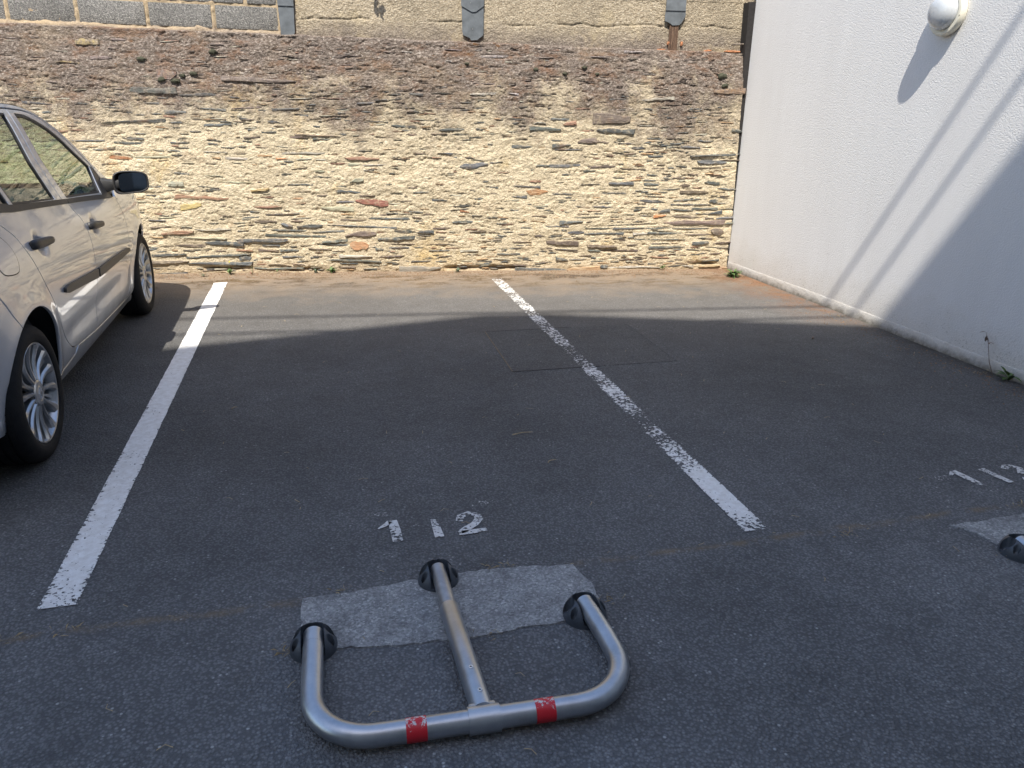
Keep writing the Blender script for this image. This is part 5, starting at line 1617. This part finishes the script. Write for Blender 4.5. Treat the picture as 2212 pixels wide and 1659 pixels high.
# ---- wheels
kty = NT('tyre_rubber')
kty.set(Base_Color=kty.ramp(kty.noise(kty.coord('Object'), 25, 5), [(0.3, (0.007, 0.007, 0.008)), (0.75, (0.017, 0.017, 0.017))]), Roughness=0.78,
        Normal=kty.bump(kty.noise(kty.coord('Object'), 180, 3), 0.001))
kty.b.inputs['Specular IOR Level'].default_value = 0.3
M_TYRE = kty.m
kal = NT('alloy')
kal.set(Base_Color=kal.ramp(kal.noise(kal.coord('Object'), 14, 5, 0.7), [(0.3, (0.40, 0.41, 0.42)), (0.7, (0.56, 0.57, 0.58))]), Metallic=0.88, Roughness=0.30)
M_ALLOY = kal.m
def make_wheel(y, sg, steer=0.0):
    """local x axis is the wheel axis, +x outwards"""
    w = bpy.data.objects.new('wheel', None)
    w.empty_display_size = 0.1
    link(w, CAR)
    w.location = (sg * 0.830, y, 0.3045)
    w.scale = (1.0, 1.036, 1.036)
    w.rotation_euler = (0, 0, (0 if sg > 0 else PI) + steer)
    R_ = 0.297
    prof = [(0.214, 0.000), (0.219, 0.009), (0.228, 0.014), (0.246, 0.018), (0.262, 0.015), (0.278, 0.006), (0.288, -0.006), (0.2945, -0.020)]
    for gx in (-0.045, -0.085, -0.125, -0.163):
        prof += [(R_ - 0.0005, gx + 0.006), (R_ - 0.007, gx + 0.004), (R_ - 0.007, gx - 0.004), (R_, gx - 0.006)]
    prof += [(0.290, -0.180), (0.262, -0.196), (0.214, -0.180)]
    bm = bmesh.new()
    lathe(bm, prof, 96, 'x')
    bm_obj('tyre', bm, M_TYRE, w, True, 32)
    # tread sipes: short blocks of dark grooves near the shoulder
    bm = bmesh.new()
    for k in range(72):
        a = 2 * PI * k / 72
        c, s = math.cos(a), math.sin(a)
        da = 0.006
        q = []
        for (xx, rr, aa) in ((-0.014, 0.2925, a), (-0.014, 0.2925, a + 0.014), (-0.040, 0.2985, a + 0.026), (-0.040, 0.2985, a + 0.012)):
            q.append(bm.verts.new((xx, rr * math.cos(aa), rr * math.sin(aa))))
        bm.faces.new(q)
    bm_obj('tread_sipes', bm, M_DARK, w)
    # rim lip and barrel
    bm = bmesh.new()
    lathe(bm, [(0.2145, -0.002), (0.2170, 0.005), (0.2140, 0.008), (0.2085, 0.006), (0.2045, -0.002), (0.197, -0.03), (0.192, -0.10)], 96, 'x')
    bm_obj('rim', bm, M_ALLOY, w, True, 35)
    bm = bmesh.new()
    lathe(bm, [(0.193, -0.10), (0.02, -0.095)], 48, 'x')
    bm_obj('brake_shadow', bm, M_DARK, w, True, 35)
    bm = bmesh.new()
    lathe(bm, [(0.125, -0.082), (0.122, -0.075), (0.06, -0.072)], 48, 'x')
    bm_obj('brake_disc', bm, simple('brake_disc', (0.16, 0.15, 0.14), 0.4, 0.8), w, True, 35)
    # ten spokes, swept, in pairs: a broad one and a slim one
    sp = 14
    for k in range(sp):
        a0 = 2 * PI * k / sp + 0.2
        bm = bmesh.new()
        nn = 9
        secs = []
        for i in range(nn + 1):
            t = i / nn
            rr = 0.050 + (0.210 - 0.050) * t
            ang = a0 + 0.09 * math.sin(t * PI * 0.9) * (1 if k % 2 else 0.75)
            hw_ = (0.0085 + 0.0085 * t ** 1.4 + 0.010 * max(0, t - 0.8) / 0.2) * (1.0 if k % 2 else 1.12)
            xf = -0.004 - 0.012 * math.sin(PI * min(1, t * 1.02)) + 0.006 * t
            cr_ = 0.0045
            c, s = math.cos(ang), math.sin(ang)
            def P(wv, xv): return bm.verts.new((xv, rr * c - wv * s, rr * s + wv * c))
            secs.append([P(-hw_, xf - 0.030), P(-hw_ * 0.95, xf - 0.004), P(-hw_ * 0.42, xf + cr_), P(hw_ * 0.42, xf + cr_), P(hw_ * 0.95, xf - 0.004), P(hw_, xf - 0.030)])
        for i in range(nn):
            for j in range(5):
                bm.faces.new((secs[i][j], secs[i][j + 1], secs[i + 1][j + 1], secs[i + 1][j]))
        bm_obj('spoke', bm, M_ALLOY, w, True, 25)
    # Y-shaped webs: slim pockets between each pair, near the rim
    for k in range(sp):
        a0 = 2 * PI * (k + 0.5) / sp + 0.2 + 0.06
        bm = bmesh.new()
        secs = []
        for i in range(6):
            t = i / 5
            rr = 0.120 + (0.210 - 0.120) * t
            hw_ = 0.0035 + 0.014 * t ** 1.5
            c, s = math.cos(a0), math.sin(a0)
            xf = -0.026 + 0.012 * t
            def P(wv, xv): return bm.verts.new((xv, rr * c - wv * s, rr * s + wv * c))
            secs.append([P(-hw_, xf - 0.02), P(-hw_ * 0.8, xf), P(hw_ * 0.8, xf), P(hw_, xf - 0.02)])
        for i in range(5):
            for j in range(3):
                bm.faces.new((secs[i][j], secs[i][j + 1], secs[i + 1][j + 1], secs[i + 1][j]))
        if k % 2 == 0:
            bm_obj('spoke_web', bm, M_ALLOY, w, True, 25)
        else:
            bm.free()
    # hub cap, ten-sided, with an open diamond mark
    bm = bmesh.new()
    lathe(bm, [(0.058, -0.020), (0.057, -0.002), (0.050, 0.0035), (0.034, 0.005), (0.032, 0.0035), (0.029, 0.005), (0.0005, 0.0065)], 40, 'x')
    hub = bm_obj('hub_cap', bm, M_ALLOY, w, True, 22)
    bm = bmesh.new()
    lathe(bm, [(0.0600, -0.004), (0.0575, -0.0015)], 10, 'x')
    bm_obj('hub_gap', bm, M_DARK, hub)
    bm = bmesh.new()
    out_ = [(0, 0.024), (0.0145, 0), (0, -0.024), (-0.0145, 0)]
    in_ = [(0, 0.012), (0.0065, 0), (0, -0.012), (-0.0065, 0)]
    vo = [bm.verts.new((0.0085, a, b)) for a, b in out_]; vi = [bm.verts.new((0.0085, a, b)) for a, b in in_]
    vo2 = [bm.verts.new((0.005, a * 1.05, b * 1.05)) for a, b in out_]
    for i in range(4):
        j = (i + 1) % 4
        bm.faces.new((vo[i], vo[j], vi[j], vi[i])); bm.faces.new((vo2[i], vo2[j], vo[j], vo[i]))
    bm_obj('diamond_emblem', bm, simple('emblem_chrome', (0.75, 0.75, 0.75), 0.12, 1.0), hub)
    vdark = mesh_obj('emblem_hollow', [(0.0072, a, b) for a, b in in_], [(0, 1, 2, 3)], M_TRIM, hub)
    bm = bmesh.new()
    return w
for y_, sg in ((0.010, 1), (0.010, -1), (2.600, 1), (2.600, -1)):
    make_wheel(y_, sg)

# ---- cabin
cab = bpy.data.objects.new('interior', None); link(cab, CAR)
box_obj('floor', -0.70, 0.70, -0.45, 2.25, 0.25, 0.29, M_CABIN, cab)
for sg in (1, -1):
    vs = [(sg * 0.745, -0.3, 0.3), (sg * 0.745, 2.2, 0.3), (sg * 0.730, 2.2, 0.915), (sg * 0.720, -0.3, 1.02)]
    mesh_obj('door_card', vs, [(0, 1, 2, 3)], M_CABIN, cab)
bm = bmesh.new()
pf = [(2.28, 0.95), (2.10, 0.985), (1.93, 0.975), (1.83, 0.925), (1.80, 0.80), (1.86, 0.62), (2.28, 0.55)]
a = [bm.verts.new((-0.715, y, z)) for y, z in pf]; b = [bm.verts.new((0.715, y, z)) for y, z in pf]
bm.faces.new(a); bm.faces.new(b[::-1])
for i in range(len(pf)):
    bm.faces.new((a[i], b[i], b[(i + 1) % len(pf)], a[(i + 1) % len(pf)]))
dash = bm_obj('dashboard', bm, M_DASH, cab, True, 30)
M_VENT = simple('vent_green_grey', (0.11, 0.15, 0.135), 0.45)
for sg in (1, -1):
    bm = bmesh.new()
    lathe(bm, [(0.0005, 0.012), (0.046, 0.012), (0.050, -0.004), (0.056, -0.006), (0.060, 0.002), (0.066, 0.06), (0.05, 0.16)], 36, 'y')
    vn = bm_obj('air_vent', bm, M_VENT, cab, True, 40)
    vn.location = (sg * 0.625, 1.775, 0.985)
    for q in (-0.024, -0.008, 0.008, 0.024):
        L_ = math.sqrt(0.046 ** 2 - q * q)
        box_obj('vent_slat', -L_, L_, 0.000, 0.010, q - 0.002, q + 0.002, simple('vent_slat', (0.12, 0.13, 0.125), 0.5), vn)
    box_obj('vent_back', -0.04, 0.04, 0.010, 0.0118, -0.04, 0.04, M_DARK, vn)
# seats
def seat(x, y, w_, rear=False):
    bm = bmesh.new()
    bm_box(bm, x - w_ / 2, x + w_ / 2, y, y + 0.50, 0.40, 0.56, 0.05)
    bm_obj('seat_cushion', bm, M_CABIN, cab, True, 40)
    bm = bmesh.new()
    bm_box(bm, -w_ / 2, w_ / 2, -0.06, 0.07, 0.0, 0.58 if not rear else 0.50, 0.05)
    o = bm_obj('backrest', bm, M_CABIN, cab, True, 40)
    o.location = (x, y + 0.03, 0.50); o.rotation_euler = (math.radians(20), 0, 0)
    if True:
        bm = bmesh.new()
        bm_box(bm, -0.12, 0.12, -0.04, 0.05, 0.0, 0.15, 0.035)
        for xx in ((0,) if not rear else (-w_ / 3, w_ / 3)):
            pass
        o2 = bm_obj('head_restraint', bm, M_CABIN, cab, True, 40)
        o2.location = (x, y - 0.19, 1.08 if not rear else 0.98); o2.rotation_euler = (math.radians(12), 0, 0)
seat(0.36, 0.95, 0.48); seat(-0.36, 0.95, 0.48); seat(0.0, 0.10, 1.25, True)
bm = bmesh.new()
lathe(bm, [(0.18 + 0.014 * math.cos(t * PI / 5), 0.014 * math.sin(t * PI / 5)) for t in range(10)], 40, 'y', close=True)
sw = bm_obj('steering_wheel', bm, M_DASH, cab, True, 60)
sw.location = (-0.36, 1.68, 0.86); sw.rotation_euler = (math.radians(-25), 0, 0)
mesh_obj('headlining', [(-0.60, -0.35, 1.42), (0.60, -0.35, 1.42), (0.62, 1.40, 1.425), (-0.62, 1.40, 1.425)], [(0, 1, 2, 3)], simple('headlining', (0.30, 0.30, 0.28), 0.95), cab)
# ================================================================== weeds, dry grass, twigs, crumbs
def leaf_mat(name, a, b):
    k = NT(name)
    k.set(Base_Color=k.ramp(k.noise(k.coord(), 60, 4), [(0.3, a), (0.7, b)]), Roughness=0.6)
    k.b.inputs['Subsurface Weight'].default_value = 0.0
    return k.m
M_LEAF = leaf_mat('weed_leaf', (0.045, 0.085, 0.022), (0.105, 0.175, 0.050))
M_LEAF2 = leaf_mat('weed_leaf_grey', (0.050, 0.080, 0.045), (0.10, 0.14, 0.085))
M_STRAW = leaf_mat('dry_straw', (0.26, 0.19, 0.10), (0.48, 0.38, 0.22))
M_RED_ST = leaf_mat('reddish_stem', (0.16, 0.06, 0.045), (0.28, 0.13, 0.09))
M_YEL = leaf_mat('yellow_flower', (0.55, 0.42, 0.03), (0.7, 0.6, 0.08))

def add_leaf(bm, base, d, L_, w_, curl=0.4, seg=4):
    d = Vector(d).normalized()
    sidev = d.cross(Vector((0, 0, 1)))
    if sidev.length < 1e-3: sidev = Vector((1, 0, 0))
    sidev.normalize()
    prev = None
    p = Vector(base)
    for i in range(seg + 1):
        t = i / seg
        ww = w_ * (math.sin(PI * (0.08 + 0.90 * t)) ** 0.8)
        q = p
        a = bm.verts.new(q + sidev * ww * 0.5 + Vector((0, 0, 0.15 * ww)))
        b = bm.verts.new(q - sidev * ww * 0.5 + Vector((0, 0, 0.15 * ww)))
        c = bm.verts.new(q)
        if prev:
            bm.faces.new((prev[0], a, c, prev[2])); bm.faces.new((prev[2], c, b, prev[1]))
        prev = (a, b, c)
        step = d * (L_ / seg)
        d = (d + Vector((0, 0, -curl / seg))).normalized()
        p = p + step

def weed(loc, size, n, label, mat=M_LEAF, seed=0, lift=0.7, stalk=0, flower=False, group='green weeds at the wall foot'):
    r = random.Random(seed)
    e = empty('weed', loc, 0, label, 'weed', group)
    bm = bmesh.new()
    for i in range(n):
        a = r.uniform(0, 2 * PI)
        el = r.uniform(0.1, 1.0) * lift
        d = (math.cos(a), math.sin(a), el * 1.6)
        b = (math.cos(a) * size * 0.12 * r.random(), math.sin(a) * size * 0.12 * r.random(), r.uniform(0.0, size * 0.35))
        add_leaf(bm, b, d, size * r.uniform(0.4, 0.85), size * r.uniform(0.13, 0.26), r.uniform(0.2, 0.9))
    bm_obj('leaves', bm, mat, e, True)
    if stalk:
        for i in range(stalk):
            bm = bmesh.new()
            a = r.uniform(0, 2 * PI)
            pts = [Vector((0, 0, 0))]
            hh_ = size * r.uniform(1.2, 2.0)
            for k in range(1, 6):
                t = k / 5
                pts.append(Vector((math.cos(a) * hh_ * 0.25 * t * t + r.uniform(-.003, .003), math.sin(a) * hh_ * 0.12 * t * t, hh_ * t)))
            tube(bm, pts, [0.0016, 0.0015, 0.0013, 0.0012, 0.001, 0.0008], 5)
            st_ = bm_obj('stalk', bm, M_LEAF if not flower else M_LEAF2, e, True)
            if flower:
                bm = bmesh.new()
                bmesh.ops.create_icosphere(bm, subdivisions=1, radius=0.007)
                bm_obj('flower', bm, M_YEL, st_, True, loc=pts[-1])
    return e
weed((-0.885, 7.405, 0), 0.075, 12, 'tall pale weed with a yellow flower at the wall foot behind the solid line', M_LEAF, 1, 1.0, 2, True)
weed((-1.10, 7.36, 0), 0.06, 10, 'low grey-green weed at the wall foot nearest the car', M_LEAF2, 2, 0.5)
weed((-0.10, 7.32, 0.005), 0.065, 14, 'small dull green weed left of the bright leafy weed at the wall foot', M_LEAF2, 3, 0.9)
weed((0.045, 7.305, 0.005), 0.075, 26, 'bright green leafy weed at the wall foot between the two bay lines', M_LEAF, 4, 0.8)
weed((-0.45, 7.365, 0.02), 0.035, 9, 'tiny green weed in the dark gap at the wall foot', M_LEAF, 5, 0.8)
weed((1.235, 7.115, 0), 0.055, 22, 'small grey-green tuft at the wall foot just left of the flaked line', M_LEAF2, 6, 0.9)
weed((3.26, 6.840, 0.01), 0.060, 16, 'small green weed at the wall foot near the white wall', M_LEAF, 7, 0.8)
weed((3.80, 6.42, 0), 0.115, 44, 'large green leafy weed in the corner against the white wall', M_LEAF, 8, 0.6)
weed((3.93, 3.40, 0), 0.13, 12, 'green weed with long leaves at the right edge by the white wall', M_LEAF, 9, 0.8)
weed((-0.68, 7.375, 0), 0.05, 9, 'reddish dry weed against the wall foot beside the dark gap', M_RED_ST, 12, 1.1, 2)

# withered stalk against the white wall
def twiggy(name, loc, pts, r0, mat, label, cat, leaves=0, seed=0, group=None):
    r = random.Random(seed)
    e = empty(name, loc, 0, label, cat, group)
    bm = bmesh.new()
    n = len(pts)
    tube(bm, pts, [r0 * (1 - 0.6 * i / (n - 1)) for i in range(n)], 6)
    bm_obj('stem', bm, mat, e, True)
    if leaves:
        bm = bmesh.new()
        for i in range(leaves):
            p_ = Vector(pts[r.randrange(n // 2, n)])
            add_leaf(bm, p_, (r.uniform(-1, 1), r.uniform(-1, 1), r.uniform(-1.2, 0.4)), 0.035, 0.014, 0.8)
        tag(bm_obj('withered_leaves', bm, mat, e, True), kind='stuff')
    return e
M_WITH = leaf_mat('withered', (0.11, 0.075, 0.055), (0.22, 0.16, 0.12))
twiggy('withered_plant', (3.925, 3.50, 0), [(0, 0, 0), (-0.004, 0.04, 0.07), (0.0, 0.065, 0.13), (0.003, 0.085, 0.18), (0.0, 0.105, 0.215), (0, 0.115, 0.24)], 0.0025, M_WITH,
       'thin withered brown plant leaning on the white wall at right', 'plant', 7, 3)
for i, (x, y, a, L_, lab) in enumerate(((0.88, 3.255, 0.1, 0.11, 'forked dry twig lying on the asphalt below the access cover'),
                                        (0.93, 2.93, 0.4, 0.045, 'curled bit of dry stem on the asphalt above the number 112'),
                                        (3.30, 4.42, 0.9, 0.05, 'small dark dead leaf in the shade by the white wall'),
                                        (-0.52, 3.9, 0.6, 0.03, 'pale chip of straw on the asphalt right of the solid line'))):
    r = random.Random(40 + i)
    pts = [(math.cos(a) * L_ * (t - 0.5) + r.uniform(-.004, .004), math.sin(a) * L_ * (t - 0.5) + r.uniform(-.004, .004), 0.006 + 0.006 * math.sin(PI * t)) for t in (0, .2, .4, .6, .8, 1)]
    twiggy('dry_twig', (x, y, 0.001), pts, 0.0028 if i != 2 else 0.006, M_STRAW if i != 2 else M_WITH, lab, 'twig', 2 if i == 2 else 0, i)

# loose crumbs, straw and grit: nobody could count them
def scatter(name, n, place, geo, mat, label, seed):
    r = random.Random(seed)
    VS = []; FS = []
    for i in range(n):
        x, y, s = place(r)
        b = len(VS)
        vs, fs = geo(r, s)
        a = r.uniform(0, 2 * PI)
        for p_ in vs:
            VS.append((x + p_[0] * math.cos(a) - p_[1] * math.sin(a), y + p_[0] * math.sin(a) + p_[1] * math.cos(a), p_[2]))
        FS += [tuple(b + t for t in f) for f in fs]
    o = mesh_obj(name, VS, FS, mat)
    tag(o, label, kind='stuff')
    return o
def g_straw(r, s):
    w_ = 0.0011 + 0.0008 * r.random(); c = r.uniform(-0.3, 0.3) * s
    return [(-s / 2, -w_, 0.003), (-s / 2, w_, 0.003), (0, c + w_, 0.007), (0, c - w_, 0.007), (s / 2, w_, 0.003), (s / 2, -w_, 0.003)], [(0, 1, 2, 3), (3, 2, 4, 5)]
def g_chip(r, s):
    v = [(math.cos(t * PI / 2.5) * s * r.uniform(.6, 1), math.sin(t * PI / 2.5) * s * r.uniform(.6, 1), 0.001) for t in range(5)] + [(r.uniform(-.2, .2) * s, r.uniform(-.2, .2) * s, s * r.uniform(0.5, 1.0))]
    return v, [(t, (t + 1) % 5, 5) for t in range(5)]
def yw(x): return 7.357 - 0.145 * x
def pl_foot(r):
    x = r.uniform(-1.7, 3.93); d = abs(r.gauss(0, 0.16)) + 0.02
    return x, yw(x) - d, r.uniform(0.003, 0.009)
def pl_bay(r): return r.uniform(-1.1, 3.9), r.uniform(1.2, 7.0), r.uniform(0.012, 0.04)
def pl_grit(r): return r.uniform(-1.4, 3.9), 0.9 + 6.0 * r.random() ** 1.4, r.uniform(0.002, 0.0055)
def pl_white(r):
    y = r.uniform(2.8, 6.7); d = abs(r.gauss(0, 0.14)) + 0.03
    return 3.93 - d, y, r.uniform(0.003, 0.008)
M_CRUMB = leaf_mat('brown_crumbs', (0.075, 0.040, 0.020), (0.26, 0.155, 0.080))
M_GRIT = leaf_mat('grit', (0.07, 0.07, 0.07), (0.26, 0.255, 0.245))
scatter('leaf_crumbs', 2600, pl_foot, g_chip, M_CRUMB, 'brown leaf crumbs and dead moss along the foot of the stone wall', 1)
scatter('leaf_crumbs', 700, pl_white, g_chip, M_CRUMB, 'brown crumbs along the foot of the white wall', 2)
scatter('straw_bits', 140, pl_bay, g_straw, M_STRAW, 'scattered bits of straw on the asphalt', 3)
scatter('grit', 1500, pl_grit, g_chip, M_GRIT, 'loose grit on the asphalt', 4)
# dry grass: tufts in the joint across the bays, at the feet and along the wall
def pl_tuft(r):
    c = r.choice(((-1.0, 2.14, .10), (-0.85, 2.15, .08), (-0.55, 2.14, .05), (-0.02, 2.17, .03), (0.48, 2.185, .02), (0.55, 2.185, .02), (0.42, 1.83, .05), (0.30, 1.835, .03), (1.87, 2.10, .02), (1.83, 2.09, .02), (2.72, 2.14, .04), (2.33, 1.83, .05), (2.42, 1.79, .03), (0.80, 1.92, .03), (-0.20, 1.90, .02),
                  (-0.48, 7.37, .10), (-0.25, 7.36, .06), (2.2, 7.02, .06), (3.5, 6.80, .06), (3.90, 4.9, .05), (3.92, 3.55, .08)))
    return c[0] + r.gauss(0, c[2] * 0.6), c[1] + r.gauss(0, min(c[2], .02) * 0.6), r.uniform(0.008, 0.026)
def g_blade(r, s):
    a = r.uniform(-0.6, 0.6)
    return [(-0.001, 0, 0), (0.001, 0, 0), (0.001 + s * 0.35, a * s, s * 0.35), (s * 0.9, a * s * 1.4, s * r.uniform(0.2, 0.6))], [(0, 1, 2), (0, 2, 3)]
scatter('dry_grass', 330, pl_tuft, g_blade, M_STRAW, 'dry grass tufts in the asphalt joints and along the walls', 5)

# dry stalks hanging from the top of the rubble wall at right
for i, (u, z, du_, L_, lab) in enumerate(((4.68, 1.985, 0.06, 0.20, 'long dry stalk hanging on the wall top under the broken slate strip'),
                                          (3.62, 1.99, 0.02, 0.13, 'dry stalk hanging on the wall top right of the middle slate strip'))):
    p0 = WM @ Vector((u, 0.10, z))
    pts = []
    for t in (0, .25, .5, .75, 1):
        q = WM @ Vector((u + du_ * t, 0.10 - 0.02 - 0.06 * t, z - L_ * t + 0.01))
        pts.append(tuple(q - p0))
    twiggy('dry_stalk', p0, pts, 0.0022, M_STRAW, lab, 'stalk', 0, i, 'dry stalks on the wall top')
e = empty('dry_grass_tuft', WM @ Vector((5.06, 0.09, 1.93)), WRZ, 'rusty dry grass tuft on the wall top near the white wall', 'grass tuft')
bm = bmesh.new()
r = random.Random(5)
for i in range(46):
    a = r.uniform(-1.2, 1.2)
    L_ = r.uniform(0.04, 0.12)
    x0 = r.gauss(0, 0.035)
    tube(bm, [(x0, 0, 0), (x0 + math.sin(a) * L_ * 0.5, -0.02, math.cos(a) * L_ * 0.5), (x0 + math.sin(a) * L_ * 1.1, -0.035, math.cos(a) * L_ * 0.5 - 0.01)], [0.0012, 0.001, 0.0006], 4)
bm_obj('blades', bm, leaf_mat('rusty_straw', (0.22, 0.11, 0.045), (0.42, 0.27, 0.13)), e)

# creeper sprig that hangs from the coping above the frame; only its shadow falls into view
S_ = Vector((SUN.x, SUN.y, SUN.z))
def sprig(u, z, t, n, label, seed):
    tgt = WM @ Vector((u, 0.145, z))
    p0 = tgt - S_ * t
    r = random.Random(seed)
    e = empty('creeper_sprig', p0, 0, label, 'creeper', 'creeper sprigs above the frame')
    bm = bmesh.new()
    root = WM @ Vector((u - 0.12, 0.16, 3.035))
    tube(bm, [tuple(root - p0), tuple((root - p0) * 0.6 + Vector((0, -0.12, 0.05))), (0, 0, 0.03), (0.01, 0, -0.10)], 0.002, 5)
    bm_obj('stem', bm, M_WITH, e, True)
    bm = bmesh.new()
    for i in range(n):
        add_leaf(bm, (r.uniform(-.01, .01), r.uniform(-.01, .01), 0.02 - 0.14 * i / n), (r.uniform(-1, 1), r.uniform(-.6, .6), r.uniform(-.8, .2)), 0.055, 0.045, 0.5)
    bm_obj('leaves', bm, M_LEAF, e, True)
sprig(2.17, 2.33, 0.62, 6, 'short creeper sprig over the wall between the first two slate strips', 3)
